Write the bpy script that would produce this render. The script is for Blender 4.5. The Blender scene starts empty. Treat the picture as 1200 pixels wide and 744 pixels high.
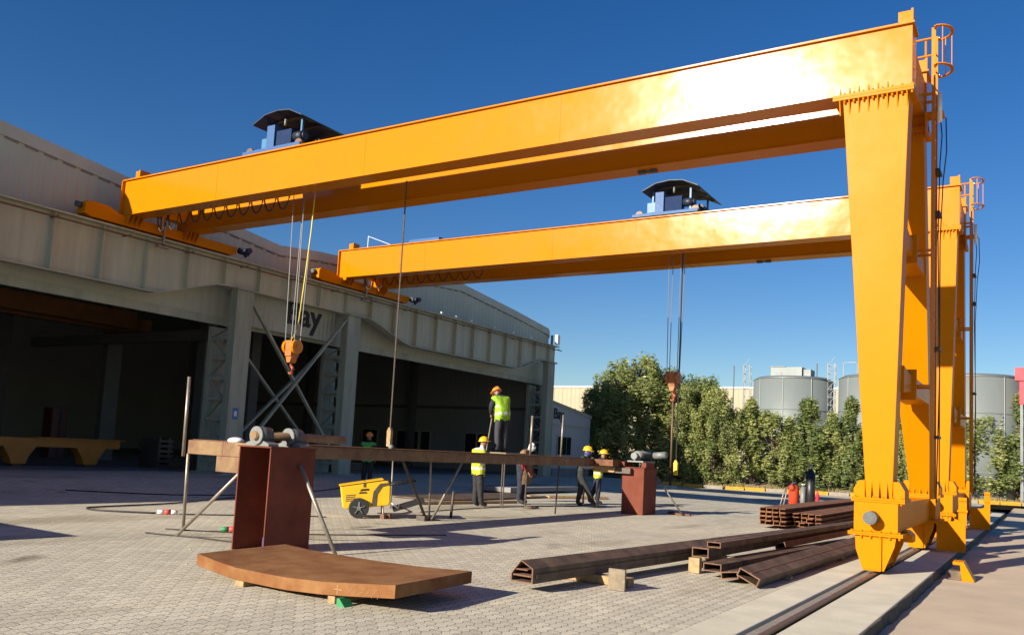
import bpy, bmesh, math, random
from mathutils import Vector, Matrix, Quaternion
random.seed(7)
R = math.radians
scene = bpy.context.scene
COL = scene.collection

# ------------------------------------------------------------------ helpers
def gz(x):
    """height of the paved yard: rises gently towards the hall"""
    t = min(1.0, max(0.0, (-15.8 - x) / 4.4))
    return 0.3 * t * t * (3 - 2 * t)

def frame_of(d):
    d = Vector(d).normalized()
    a = Vector((0, 0, 1)) if abs(d.z) < 0.95 else Vector((1, 0, 0))
    u = d.cross(a).normalized()
    return u, d.cross(u).normalized()

class MB:
    def __init__(self):
        self.bm = bmesh.new()
    def face(self, pts, mi=0):
        f = self.bm.faces.new([self.bm.verts.new(p) for p in pts]); f.material_index = mi
        return f
    def hexa(self, p, mi=0):
        v = [self.bm.verts.new(q) for q in p]
        for q in ((3, 2, 1, 0), (4, 5, 6, 7), (0, 1, 5, 4), (1, 2, 6, 5), (2, 3, 7, 6), (3, 0, 4, 7)):
            f = self.bm.faces.new([v[i] for i in q]); f.material_index = mi
        return self
    def box(self, x0, x1, y0, y1, z0, z1, mi=0):
        return self.hexa([(x0, y0, z0), (x1, y0, z0), (x1, y1, z0), (x0, y1, z0),
                          (x0, y0, z1), (x1, y0, z1), (x1, y1, z1), (x0, y1, z1)], mi)
    def obox(self, c, u, v, w, mi=0):
        """oriented box: centre and three half-axis vectors"""
        c, u, v, w = map(Vector, (c, u, v, w))
        return self.hexa([c - u - v - w, c + u - v - w, c + u + v - w, c - u + v - w,
                          c - u - v + w, c + u - v + w, c + u + v + w, c - u + v + w], mi)
    def bar(self, a, b, w, h, mi=0):
        a, b = Vector(a), Vector(b)
        u, v = frame_of(b - a)
        return self.obox((a + b) / 2, u * w / 2, v * h / 2, (b - a) / 2, mi)
    def cyl(self, a, b, r, r2=None, n=16, mi=0, cap=True):
        a, b = Vector(a), Vector(b); r2 = r if r2 is None else r2
        u, v = frame_of(b - a)
        A = [self.bm.verts.new(a + (u * math.cos(t) + v * math.sin(t)) * r) for t in [2 * math.pi * i / n for i in range(n)]]
        B = [self.bm.verts.new(b + (u * math.cos(t) + v * math.sin(t)) * r2) for t in [2 * math.pi * i / n for i in range(n)]]
        for i in range(n):
            f = self.bm.faces.new([A[i], A[(i + 1) % n], B[(i + 1) % n], B[i]]); f.material_index = mi; f.smooth = n > 8
        if cap:
            for q in (A[::-1], B):
                f = self.bm.faces.new(q); f.material_index = mi
        return self
    def tube(self, pts, r, n=8, mi=0):
        pts = [Vector(p) for p in pts]
        rings = []
        for i, p in enumerate(pts):
            d = (pts[min(i + 1, len(pts) - 1)] - pts[max(i - 1, 0)])
            u, v = frame_of(d)
            rr = r[i] if isinstance(r, (list, tuple)) else r
            rings.append([self.bm.verts.new(p + (u * math.cos(t) + v * math.sin(t)) * rr) for t in [2 * math.pi * k / n for k in range(n)]])
        for A, B in zip(rings, rings[1:]):
            for k in range(n):
                f = self.bm.faces.new([A[k], A[(k + 1) % n], B[(k + 1) % n], B[k]]); f.material_index = mi; f.smooth = True
        for q in (rings[0][::-1], rings[-1]):
            f = self.bm.faces.new(q); f.material_index = mi
        return self
    def prism(self, poly, fn, a, b, mi=0):
        """poly: 2-D outline; fn(u, v, t) -> 3-D point, t from a to b"""
        A = [self.bm.verts.new(fn(u, v, a)) for u, v in poly]
        B = [self.bm.verts.new(fn(u, v, b)) for u, v in poly]
        n = len(poly)
        for i in range(n):
            f = self.bm.faces.new([A[i], A[(i + 1) % n], B[(i + 1) % n], B[i]]); f.material_index = mi
        for q in (A[::-1], B):
            f = self.bm.faces.new(q); f.material_index = mi
        return self
    def sphere(self, c, rx, ry=None, rz=None, seg=14, rings=9, mi=0, zmin=-1.0):
        ry = ry or rx; rz = rz or rx; c = Vector(c)
        rows = []
        for i in range(rings + 1):
            ph = math.pi * i / rings
            z = max(zmin, math.cos(ph)); s = math.sin(ph) if math.cos(ph) >= zmin else math.sqrt(max(0, 1 - zmin * zmin))
            rows.append([self.bm.verts.new(c + Vector((rx * s * math.cos(t), ry * s * math.sin(t), rz * z))) for t in [2 * math.pi * k / seg for k in range(seg)]])
            if math.cos(ph) < zmin: break
        for A, B in zip(rows, rows[1:]):
            for k in range(seg):
                f = self.bm.faces.new([A[k], B[k], B[(k + 1) % seg], A[(k + 1) % seg]]); f.material_index = mi; f.smooth = True
        return self
    def build(self, name, mats, parent=None, bevel=0.0, origin=None, recalc=True):
        bm = self.bm
        bmesh.ops.remove_doubles(bm, verts=bm.verts, dist=1e-6)
        bmesh.ops.dissolve_degenerate(bm, edges=bm.edges, dist=1e-7)
        if recalc: bmesh.ops.recalc_face_normals(bm, faces=bm.faces)
        me = bpy.data.meshes.new(name)
        o = bpy.data.objects.new(name, me); COL.objects.link(o)
        if parent is not None:
            top = parent
            while top.parent: top = top.parent
            L = Vector(top.location)
            o.parent = parent
            if top.type == 'MESH' and 'origin' in top.keys(): pass
        else:
            if origin is None:
                xs = [v.co.x for v in bm.verts]; ys = [v.co.y for v in bm.verts]; zs = [v.co.z for v in bm.verts]
                L = Vector(((min(xs) + max(xs)) / 2, (min(ys) + max(ys)) / 2, min(zs)))
            else: L = Vector(origin)
            o.location = L
        bmesh.ops.translate(bm, verts=bm.verts, vec=-L)
        bm.to_mesh(me); bm.free()
        for m in (mats if isinstance(mats, (list, tuple)) else [mats]): me.materials.append(m)
        if bevel > 0:
            b = o.modifiers.new('edge', 'BEVEL'); b.width = bevel; b.segments = 2; b.limit_method = 'ANGLE'; b.angle_limit = R(50)
            b.harden_normals = False
        return o

def empty(name, loc, label, cat, group=None):
    o = bpy.data.objects.new(name, None); COL.objects.link(o)
    o.location = loc; o.empty_display_size = 0.2
    return tag(o, label, cat, group)
def tag(o, label, cat, group=None):
    o['label'] = label; o['category'] = cat
    if group: o['group'] = group
    return o
def kind(o, k):
    o['kind'] = k; return o
def dup(o, parent=None, loc=None, rotz=None, label=None, group=None):
    c = o.copy(); COL.objects.link(c)
    if parent is not None: c.parent = parent
    if loc is not None: c.location = loc
    if rotz is not None: c.rotation_euler = (0, 0, rotz)
    if label: c['label'] = label
    if group: c['group'] = group
    for ch in list(o.children): dup(ch, c)
    return c

# ------------------------------------------------------------------ materials
def mat(name, col, rough=0.6, metal=0.0, var=0.0, vscale=3.0, bump=0.0, bscale=40.0, col2=None, coat=0.0, spec=0.5, stretch=None, bdist=0.02, detail=6):
    m = bpy.data.materials.new(name); m.use_nodes = True
    nt = m.node_tree; N = nt.nodes; L = nt.links
    b = N['Principled BSDF']
    b.inputs['Roughness'].default_value = rough; b.inputs['Metallic'].default_value = metal
    b.inputs['Base Color'].default_value = (*col, 1)
    b.inputs['Specular IOR Level'].default_value = spec
    b.inputs['Coat Weight'].default_value = coat
    b.inputs['Coat Roughness'].default_value = 0.1
    if var > 0 or bump > 0:
        tc = N.new('ShaderNodeNewGeometry'); mp = N.new('ShaderNodeMapping')
        L.new(tc.outputs['Position'], mp.inputs['Vector'])
        if stretch: mp.inputs['Scale'].default_value = stretch
    if var > 0:
        n = N.new('ShaderNodeTexNoise'); n.inputs['Scale'].default_value = vscale; n.inputs['Detail'].default_value = detail; n.inputs['Roughness'].default_value = 0.65
        L.new(mp.outputs[0], n.inputs['Vector'])
        rp = N.new('ShaderNodeValToRGB'); rp.color_ramp.elements[0].position = 0.32; rp.color_ramp.elements[1].position = 0.68
        c2 = col2 if col2 else tuple(c * (1 - var) for c in col)
        rp.color_ramp.elements[0].color = (*c2, 1); rp.color_ramp.elements[1].color = (*col, 1)
        L.new(n.outputs['Fac'], rp.inputs[0]); L.new(rp.outputs[0], b.inputs['Base Color'])
        mr = N.new('ShaderNodeMapRange'); mr.inputs['To Min'].default_value = min(1, rough + 0.1); mr.inputs['To Max'].default_value = max(0.03, rough - 0.06)
        L.new(n.outputs['Fac'], mr.inputs[0]); L.new(mr.outputs[0], b.inputs['Roughness'])
    if bump > 0:
        n2 = N.new('ShaderNodeTexNoise'); n2.inputs['Scale'].default_value = bscale; n2.inputs['Detail'].default_value = 3
        L.new(mp.outputs[0], n2.inputs['Vector'])
        bp = N.new('ShaderNodeBump'); bp.inputs['Strength'].default_value = bump; bp.inputs['Distance'].default_value = bdist
        L.new(n2.outputs['Fac'], bp.inputs['Height']); L.new(bp.outputs[0], b.inputs['Normal'])
    return m

def ribbed(name, col, axis, pitch, depth=0.02, rough=0.5, var=0.1, sharp=False):
    """profiled sheet: ribs repeat along a world axis"""
    m = mat(name, col, rough, var=var, vscale=0.6)
    nt = m.node_tree; N = nt.nodes; L = nt.links; b = N['Principled BSDF']
    g = N.new('ShaderNodeNewGeometry'); s = N.new('ShaderNodeSeparateXYZ'); L.new(g.outputs['Position'], s.inputs[0])
    mu = N.new('ShaderNodeMath'); mu.operation = 'MULTIPLY'; mu.inputs[1].default_value = 2 * math.pi / pitch; L.new(s.outputs[axis], mu.inputs[0])
    si = N.new('ShaderNodeMath'); si.operation = 'SINE'; L.new(mu.outputs[0], si.inputs[0])
    mr = N.new('ShaderNodeMapRange'); mr.inputs['From Min'].default_value = -0.4; mr.inputs['From Max'].default_value = 0.4; L.new(si.outputs[0], mr.inputs[0])
    bp = N.new('ShaderNodeBump'); bp.inputs['Strength'].default_value = 0.8; bp.inputs['Distance'].default_value = depth
    L.new(mr.outputs[0], bp.inputs['Height']); L.new(bp.outputs[0], b.inputs['Normal'])
    return m

M = {}
# glossy crane paint with slightly wavy plate
M['yellow'] = mat('crane_yellow', (0.56, 0.182, 0.0012), 0.14, var=0.06, vscale=1.3, bump=0.10, bscale=0.9, spec=0.27, bdist=0.10, detail=3)
M['yellow_leg'] = mat('crane_yellow_leg', (0.56, 0.185, 0.0012), 0.34, var=0.06, vscale=1.3, bump=0.04, bscale=1.2, spec=0.05, bdist=0.05, detail=3)
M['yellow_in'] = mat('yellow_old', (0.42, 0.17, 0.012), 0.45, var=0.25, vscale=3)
M['yellow_cart'] = mat('cart_yellow', (0.72, 0.42, 0.012), 0.4, var=0.08, vscale=6)
M['yellow_kerb'] = mat('kerb_yellow', (0.62, 0.34, 0.03), 0.75, var=0.35, vscale=8)
M['kerb_grey'] = mat('kerb_grey', (0.36, 0.32, 0.26), 0.85, var=0.3, vscale=8)
M['rust'] = mat('rusty_steel', (0.19, 0.075, 0.03), 0.8, var=0.5, vscale=7, col2=(0.10, 0.042, 0.022), bump=0.25, bscale=60)
M['rust_plate'] = mat('rusty_plate', (0.255, 0.13, 0.05), 0.85, var=0.5, spec=0.25, vscale=3.2, col2=(0.165, 0.06, 0.02), bump=0.15, bscale=80)
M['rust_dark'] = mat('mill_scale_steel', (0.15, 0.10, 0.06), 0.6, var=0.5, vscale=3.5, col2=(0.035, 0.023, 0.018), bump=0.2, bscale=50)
M['rust_end'] = mat('cut_steel_end', (0.19, 0.095, 0.055), 0.8, var=0.4, vscale=25)
M['primer'] = mat('red_primer', (0.185, 0.052, 0.03), 0.75, var=0.35, vscale=2.2, bump=0.06, bscale=30, spec=0.2)
M['deck'] = mat('deck_steel', (0.25, 0.165, 0.08), 0.75, var=0.55, vscale=4, col2=(0.15, 0.075, 0.04), bump=0.2, bscale=50)
M['timber'] = mat('timber', (0.42, 0.28, 0.14), 0.8, var=0.4, vscale=14, bump=0.3, bscale=60)
M['timber_grey'] = mat('weathered_timber', (0.25, 0.2, 0.14), 0.85, var=0.4, vscale=14, bump=0.3, bscale=60)
M['green'] = mat('green_paint', (0.03, 0.25, 0.09), 0.6, var=0.2, vscale=20)
M['black'] = mat('black_rubber', (0.02, 0.02, 0.022), 0.6, var=0.3, vscale=10)
M['tube'] = mat('galvanised_tube', (0.33, 0.29, 0.24), 0.45, metal=0.5, var=0.35, vscale=9)
M['tube_dark'] = mat('dark_tube', (0.11, 0.085, 0.07), 0.55, metal=0.3, var=0.4, vscale=12)
M['steel'] = mat('machined_steel', (0.5, 0.5, 0.49), 0.35, metal=0.8, var=0.2, vscale=15)
M['bearing'] = mat('bearing_grey', (0.19, 0.205, 0.20), 0.5, metal=0.1, var=0.25, vscale=20)
M['bearing_dark'] = mat('housing_grey', (0.075, 0.085, 0.085), 0.5, var=0.3, vscale=20)
M['rail'] = mat('rail_steel', (0.16, 0.095, 0.06), 0.5, metal=0.3, var=0.4, vscale=20)
M['blue'] = mat('hoist_blue', (0.006, 0.075, 0.24), 0.55, var=0.1, vscale=8)
M['canopy'] = mat('canopy_navy', (0.012, 0.022, 0.045), 0.5, var=0.3, vscale=6)
M['canopy_in'] = mat('canopy_stiffener', (0.09, 0.07, 0.05), 0.7)
M['pale_blue'] = mat('control_box', (0.03, 0.15, 0.32), 0.45, var=0.1, vscale=8)
M['white'] = mat('white_paint', (0.78, 0.78, 0.75), 0.5, var=0.1, vscale=10)
M['orange_hook'] = mat('hook_orange', (0.55, 0.17, 0.02), 0.45, var=0.35, vscale=14, col2=(0.22, 0.07, 0.02))
M['hook_red'] = mat('hook_red', (0.36, 0.075, 0.03), 0.5, var=0.3, vscale=14)
M['hook_rust'] = mat('hook_rust', (0.42, 0.13, 0.02), 0.5, var=0.4, vscale=14)
M['rust_bundle'] = mat('orange_rust', (0.27, 0.115, 0.045), 0.8, var=0.6, vscale=5, col2=(0.12, 0.05, 0.025), bump=0.2, bscale=40)
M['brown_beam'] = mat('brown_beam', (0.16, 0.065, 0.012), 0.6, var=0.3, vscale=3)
M['navy_blue'] = mat('navy_panel', (0.006, 0.024, 0.085), 0.7, var=0.2, vscale=8, spec=0.2)
M['rope'] = mat('wire_rope', (0.22, 0.23, 0.24), 0.5, metal=0.4)
M['yellow_cable'] = mat('yellow_cable', (0.68, 0.55, 0.07), 0.5)
M['cable'] = mat('black_cable', (0.02, 0.018, 0.018), 0.55)
M['hall'] = mat('hall_paint', (0.42, 0.435, 0.34), 0.55, var=0.3, vscale=2.0, stretch=(1, 1.2, 0.12))
M['hall_rib'] = ribbed('hall_cladding', (0.42, 0.435, 0.34), 'Y', 0.2, 0.02, var=0.15)
M['gable'] = ribbed('gable_cladding', (0.45, 0.465, 0.36), 'Y', 0.3, 0.012, var=0.10)
M['gable_trim'] = mat('gable_trim', (0.47, 0.48, 0.39), 0.5, var=0.1, vscale=2)
M['runway'] = mat('runway_paint', (0.50, 0.50, 0.37), 0.55, var=0.26, vscale=2.2, stretch=(1, 1.3, 0.12))
M['column'] = mat('column_paint', (0.37, 0.395, 0.305), 0.6, var=0.35, vscale=2.5, stretch=(1.2, 1.2, 0.15))
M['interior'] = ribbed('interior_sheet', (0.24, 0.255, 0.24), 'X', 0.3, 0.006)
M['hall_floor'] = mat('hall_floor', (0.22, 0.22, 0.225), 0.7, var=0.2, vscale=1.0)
M['annex'] = ribbed('annex_sheet', (0.43, 0.45, 0.46), 'Y', 0.25, 0.01)
M['glass'] = mat('dark_glass', (0.012, 0.016, 0.018), 0.08)
M['letter'] = mat('black_lettering', (0.012, 0.012, 0.012), 0.6)
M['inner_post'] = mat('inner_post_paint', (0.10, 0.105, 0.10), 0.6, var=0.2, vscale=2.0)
M['chalk'] = mat('chalk', (0.40, 0.25, 0.13), 0.9)
M['sign_blue'] = mat('sign_blue', (0.06, 0.17, 0.42), 0.5)
M['cream'] = ribbed('cream_sheet', (0.35, 0.30, 0.20), 'X', 0.9, 0.06, rough=0.6)
M['silo'] = mat('silo_steel', (0.185, 0.215, 0.215), 0.5, metal=0.1, var=0.12, vscale=0.7, stretch=(1, 1, 0.2))
M['silo_dark'] = mat('silo_frame', (0.16, 0.18, 0.19), 0.5, metal=0.3, var=0.2, vscale=3)
M['red'] = mat('red_sheet', (0.55, 0.03, 0.05), 0.5, var=0.1, vscale=3)
M['cyl_orange'] = mat('cylinder_red', (0.52, 0.06, 0.02), 0.4, var=0.2, vscale=8)
M['cyl_black'] = mat('cylinder_black', (0.015, 0.017, 0.02), 0.4, var=0.2, vscale=8)
M['dirt_shade_edge'] = mat('dirty_shaded_concrete_edge', (0.10, 0.085, 0.065), 0.9, var=0.5, vscale=6, bump=0.5, bscale=20)  # dirt plus the shade along the slab side, both put into this dark colour
M['concrete'] = mat('cast_concrete', (0.66, 0.62, 0.48), 0.8, var=0.22, vscale=1.8, bump=0.15, bscale=40)
M['groove'] = mat('rail_grout', (0.29, 0.26, 0.215), 0.9, var=0.35, vscale=9, bump=0.3, bscale=50)
M['road'] = mat('dusty_concrete', (0.56, 0.455, 0.33), 0.85, var=0.2, vscale=0.9, bump=0.12, bscale=30)
M['soil'] = mat('sandy_soil', (0.30, 0.23, 0.15), 0.95, var=0.5, vscale=2.5, col2=(0.2, 0.15, 0.09), bump=0.6, bscale=8, bdist=0.1)
M['earth'] = mat('far_earth', (0.30, 0.25, 0.19), 0.95, var=0.2, vscale=0.3)
M['bark'] = mat('bark', (0.16, 0.12, 0.08), 0.9, var=0.4, vscale=12, bump=0.5, bscale=30)
M['skin'] = mat('skin', (0.28, 0.13, 0.075), 0.55)
M['navy'] = mat('navy_cloth', (0.022, 0.026, 0.045), 0.85, var=0.35, vscale=14, bump=0.7, bscale=9, bdist=0.04)
M['charcoal'] = mat('charcoal_cloth', (0.025, 0.025, 0.028), 0.85, var=0.35, vscale=14, bump=0.7, bscale=9, bdist=0.04)
M['greywork'] = mat('grey_cloth', (0.045, 0.044, 0.055), 0.85, var=0.35, vscale=14, bump=0.7, bscale=9, bdist=0.04)
M['whitecloth'] = mat('white_cloth', (0.62, 0.62, 0.62), 0.85, var=0.2, vscale=14, bump=0.7, bscale=9, bdist=0.04)
M['redcloth'] = mat('red_cloth', (0.36, 0.03, 0.045), 0.85, var=0.25, vscale=14, bump=0.7, bscale=9, bdist=0.04)
M['leather'] = mat('brown_apron', (0.26, 0.15, 0.08), 0.8, var=0.4, vscale=14, bump=0.7, bscale=9, bdist=0.04)
M['hiviz'] = mat('hi_vis_lime', (0.27, 0.50, 0.02), 0.7, var=0.15, vscale=14, bump=0.7, bscale=9, bdist=0.04)
M['hiviz_y'] = mat('hi_vis_yellow', (0.50, 0.52, 0.02), 0.7, var=0.15, vscale=14, bump=0.7, bscale=9, bdist=0.04)
M['greenvest'] = mat('green_vest', (0.06, 0.42, 0.07), 0.7, var=0.15, vscale=14, bump=0.7, bscale=9, bdist=0.04)
M['darkgreen'] = mat('dark_green_vest', (0.03, 0.05, 0.035), 0.8, var=0.2, vscale=14, bump=0.7, bscale=9, bdist=0.04)
M['reflect'] = mat('reflective_tape', (0.62, 0.64, 0.60), 0.35)
M['hat_yellow'] = mat('hat_yellow', (0.75, 0.42, 0.01), 0.35)
M['hat_orange'] = mat('hat_orange', (0.72, 0.22, 0.02), 0.35)
M['mask_blue'] = mat('blue_scarf', (0.03, 0.05, 0.24), 0.8)
M['boot'] = mat('boot', (0.018, 0.016, 0.015), 0.6)
M['eye'] = mat('eye', (0.02, 0.015, 0.012), 0.2)
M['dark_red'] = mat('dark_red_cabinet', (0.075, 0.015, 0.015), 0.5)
M['red_plug'] = mat('red_plug', (0.6, 0.06, 0.05), 0.5)

def paving():
    m = bpy.data.materials.new('interlocking_pavers'); m.use_nodes = True
    nt = m.node_tree; N = nt.nodes; L = nt.links; b = N['Principled BSDF']
    g = N.new('ShaderNodeNewGeometry'); s = N.new('ShaderNodeSeparateXYZ'); L.new(g.outputs['Position'], s.inputs[0])
    def math_(op, a, b_=None, c=None):
        n = N.new('ShaderNodeMath'); n.operation = op
        for i, v in enumerate((a, b_, c)):
            if v is None: continue
            if isinstance(v, (int, float)): n.inputs[i].default_value = v
            else: L.new(v, n.inputs[i])
        return n.outputs[0]
    # zig-zag blocks: shift v with a triangle wave of u
    u = s.outputs['Y']; v = s.outputs['X']
    tri = math_('PINGPONG', math_('ADD', u, 100.0), 0.0575)
    v2 = math_('ADD', v, math_('MULTIPLY', tri, 0.6))
    cb = N.new('ShaderNodeCombineXYZ'); L.new(u, cb.inputs[0]); L.new(v2, cb.inputs[1])
    br = N.new('ShaderNodeTexBrick'); L.new(cb.outputs[0], br.inputs['Vector'])
    br.offset = 0.5; br.inputs['Scale'].default_value = 1.0
    br.inputs['Brick Width'].default_value = 0.23; br.inputs['Row Height'].default_value = 0.115
    br.inputs['Mortar Size'].default_value = 0.007; br.inputs['Mortar Smooth'].default_value = 0.4; br.inputs['Bias'].default_value = 0.0
    br.inputs['Color1'].default_value = (0.58, 0.54, 0.43, 1); br.inputs['Color2'].default_value = (0.475, 0.44, 0.35, 1)
    br.inputs['Mortar'].default_value = (0.24, 0.215, 0.165, 1)
    n = N.new('ShaderNodeTexNoise'); n.inputs['Scale'].default_value = 0.35; n.inputs['Detail'].default_value = 8; n.inputs['Roughness'].default_value = 0.7
    L.new(g.outputs['Position'], n.inputs['Vector'])
    r = N.new('ShaderNodeValToRGB'); r.color_ramp.elements[0].position = 0.3; r.color_ramp.elements[1].position = 0.72
    r.color_ramp.elements[0].color = (0.80, 0.80, 0.80, 1); r.color_ramp.elements[1].color = (1.14, 1.13, 1.10, 1)
    L.new(n.outputs['Fac'], r.inputs[0])
    mx = N.new('ShaderNodeMixRGB'); mx.blend_type = 'MULTIPLY'; mx.inputs[0].default_value = 1
    L.new(br.outputs['Color'], mx.inputs[1]); L.new(r.outputs[0], mx.inputs[2])
    n3 = N.new('ShaderNodeTexNoise'); n3.inputs['Scale'].default_value = 2.2; n3.inputs['Detail'].default_value = 7; n3.inputs['Roughness'].default_value = 0.75
    L.new(g.outputs['Position'], n3.inputs['Vector'])
    r3 = N.new('ShaderNodeValToRGB'); r3.color_ramp.elements[0].position = 0.28; r3.color_ramp.elements[1].position = 0.5
    r3.color_ramp.elements[0].color = (0.62, 0.60, 0.57, 1); r3.color_ramp.elements[1].color = (1, 1, 1, 1)
    L.new(n3.outputs['Fac'], r3.inputs[0])
    mx2 = N.new('ShaderNodeMixRGB'); mx2.blend_type = 'MULTIPLY'; mx2.inputs[0].default_value = 0.6
    mx2.inputs[0].default_value = 0.35
    L.new(mx.outputs[0], mx2.inputs[1]); L.new(r3.outputs[0], mx2.inputs[2])
    # oil stains and long tyre-dirt streaks
    n4 = N.new('ShaderNodeTexNoise'); n4.inputs['Scale'].default_value = 0.9; n4.inputs['Detail'].default_value = 4
    mp4 = N.new('ShaderNodeMapping'); mp4.inputs['Scale'].default_value = (1.0, 0.22, 1.0); mp4.inputs['Rotation'].default_value = (0, 0, 0.35)
    L.new(g.outputs['Position'], mp4.inputs['Vector']); L.new(mp4.outputs[0], n4.inputs['Vector'])
    r4 = N.new('ShaderNodeValToRGB'); r4.color_ramp.elements[0].position = 0.56; r4.color_ramp.elements[1].position = 0.70
    r4.color_ramp.elements[0].color = (1, 1, 1, 1); r4.color_ramp.elements[1].color = (0.70, 0.67, 0.62, 1)
    L.new(n4.outputs['Fac'], r4.inputs[0])
    n5 = N.new('ShaderNodeTexNoise'); n5.inputs['Scale'].default_value = 0.55; n5.inputs['Detail'].default_value = 5; n5.inputs['Distortion'].default_value = 0.8
    of5 = N.new('ShaderNodeMapping'); of5.inputs['Location'].default_value = (31, 7, 0); L.new(g.outputs['Position'], of5.inputs['Vector']); L.new(of5.outputs[0], n5.inputs['Vector'])
    r5 = N.new('ShaderNodeValToRGB'); r5.color_ramp.elements[0].position = 0.66; r5.color_ramp.elements[1].position = 0.74
    r5.color_ramp.elements[0].color = (1, 1, 1, 1); r5.color_ramp.elements[1].color = (0.42, 0.40, 0.37, 1)
    L.new(n5.outputs['Fac'], r5.inputs[0])
    ma = N.new('ShaderNodeMixRGB'); ma.blend_type = 'MULTIPLY'; ma.inputs[0].default_value = 1; L.new(mx2.outputs[0], ma.inputs[1]); L.new(r4.outputs[0], ma.inputs[2])
    mb_ = N.new('ShaderNodeMixRGB'); mb_.blend_type = 'MULTIPLY'; mb_.inputs[0].default_value = 1; L.new(ma.outputs[0], mb_.inputs[1]); L.new(r5.outputs[0], mb_.inputs[2])
    L.new(mb_.outputs[0], b.inputs['Base Color'])
    b.inputs['Roughness'].default_value = 0.85
    n2 = N.new('ShaderNodeTexNoise'); n2.inputs['Scale'].default_value = 45; n2.inputs['Detail'].default_value = 2; L.new(g.outputs['Position'], n2.inputs['Vector'])
    h = math_('ADD', math_('MULTIPLY', br.outputs['Fac'], -1.0), math_('MULTIPLY', n2.outputs['Fac'], 0.35))
    bp = N.new('ShaderNodeBump'); bp.inputs['Strength'].default_value = 0.55; bp.inputs['Distance'].default_value = 0.02
    L.new(h, bp.inputs['Height']); L.new(bp.outputs[0], b.inputs['Normal'])
    return m
M['paving'] = paving()

def leaf_mat(name, c1, c2):
    m = bpy.data.materials.new(name); m.use_nodes = True
    nt = m.node_tree; N = nt.nodes; L = nt.links; b = N['Principled BSDF']
    g = N.new('ShaderNodeNewGeometry')
    r = N.new('ShaderNodeValToRGB'); r.color_ramp.elements[0].color = (*c1, 1); r.color_ramp.elements[1].color = (*c2, 1)
    L.new(g.outputs['Random Per Island'], r.inputs[0])
    hs = N.new('ShaderNodeTexNoise'); hs.inputs['Scale'].default_value = 0.9; L.new(g.outputs['Position'], hs.inputs['Vector'])
    mx = N.new('ShaderNodeMixRGB'); mx.blend_type = 'MULTIPLY'; mx.inputs[0].default_value = 1
    r2 = N.new('ShaderNodeValToRGB'); r2.color_ramp.elements[0].position = 0.35; r2.color_ramp.elements[1].position = 0.65
    r2.color_ramp.elements[0].color = (0.7, 0.75, 0.65, 1); r2.color_ramp.elements[1].color = (1.25, 1.2, 1.05, 1)
    L.new(hs.outputs['Fac'], r2.inputs[0]); L.new(r.outputs[0], mx.inputs[1]); L.new(r2.outputs[0], mx.inputs[2])
    L.new(mx.outputs[0], b.inputs['Base Color'])
    b.inputs['Roughness'].default_value = 0.55
    t = N.new('ShaderNodeBsdfTranslucent'); L.new(mx.outputs[0], t.inputs['Color'])
    ms = N.new('ShaderNodeMixShader'); ms.inputs[0].default_value = 0.25
    L.new(b.outputs[0], ms.inputs[1]); L.new(t.outputs[0], ms.inputs[2])
    L.new(ms.outputs[0], N['Material Output'].inputs['Surface'])
    return m
M['leaf'] = leaf_mat('foliage', (0.15, 0.19, 0.055), (0.33, 0.355, 0.135))
M['leaf_dark'] = leaf_mat('foliage_dark', (0.09, 0.13, 0.04), (0.22, 0.265, 0.09))
M['grass'] = leaf_mat('dry_grass', (0.28, 0.22, 0.10), (0.42, 0.35, 0.17))

# ------------------------------------------------------------------ camera, sky, sun
CAM_H = 1.45
yaw, pitch, roll, f, cyy = -0.5613, 0.0975, 0.0535, 998.4, 430.4
cy, sy, cp, sp = math.cos(yaw), math.sin(yaw), math.cos(pitch), math.sin(pitch)
fwd = Vector((sy * cp, cy * cp, sp)); right = Vector((cy, -sy, 0)); up = right.cross(fwd)
r2 = right * math.cos(roll) + up * math.sin(roll); u2 = -right * math.sin(roll) + up * math.cos(roll)
cam = bpy.data.cameras.new('camera'); co = bpy.data.objects.new('camera', cam); COL.objects.link(co)
mw = Matrix.Identity(4)
for i in range(3):
    mw[i][0] = r2[i]; mw[i][1] = u2[i]; mw[i][2] = -fwd[i]
mw.translation = (0, 0, CAM_H)
co.matrix_world = mw
cam.sensor_fit = 'HORIZONTAL'; cam.sensor_width = 36; cam.lens = f / 1200 * 36
cam.shift_y = (cyy - 372) / 1200
cam.clip_end = 3000; cam.clip_start = 0.05
scene.camera = co

sunv = Vector((-0.74, -2.55, 1.0)).normalized()      # towards the sun
W = bpy.data.worlds.new('World'); scene.world = W; W.use_nodes = True
nt = W.node_tree; bg = nt.nodes['Background']
sky = nt.nodes.new('ShaderNodeTexSky'); sky.sky_type = 'NISHITA'; sky.sun_disc = False
sky.sun_elevation = math.asin(sunv.z); sky.sun_rotation = math.atan2(sunv.x, sunv.y)
sky.air_density = 1.0; sky.dust_density = 0.3; sky.ozone_density = 3.0; sky.altitude = 0
hs = nt.nodes.new('ShaderNodeHueSaturation'); hs.inputs['Hue'].default_value = 0.512; hs.inputs['Saturation'].default_value = 1.33; hs.inputs['Value'].default_value = 0.755
nt.links.new(sky.outputs[0], hs.inputs['Color']); nt.links.new(hs.outputs[0], bg.inputs[0]); bg.inputs[1].default_value = 0.075
sl = bpy.data.lights.new('sun', 'SUN'); sl.energy = 5.0; sl.angle = R(0.5); sl.color = (1.0, 0.895, 0.74)
so = bpy.data.objects.new('sun', sl); COL.objects.link(so)
so.rotation_euler = (-sunv).to_track_quat('-Z', 'Y').to_euler(); so.location = (-10, -30, 20)
vs = scene.view_settings
vs.view_transform = 'Standard'; vs.look = 'None'; vs.exposure = 0.95; vs.gamma = 1; vs.use_curve_mapping = False

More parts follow.
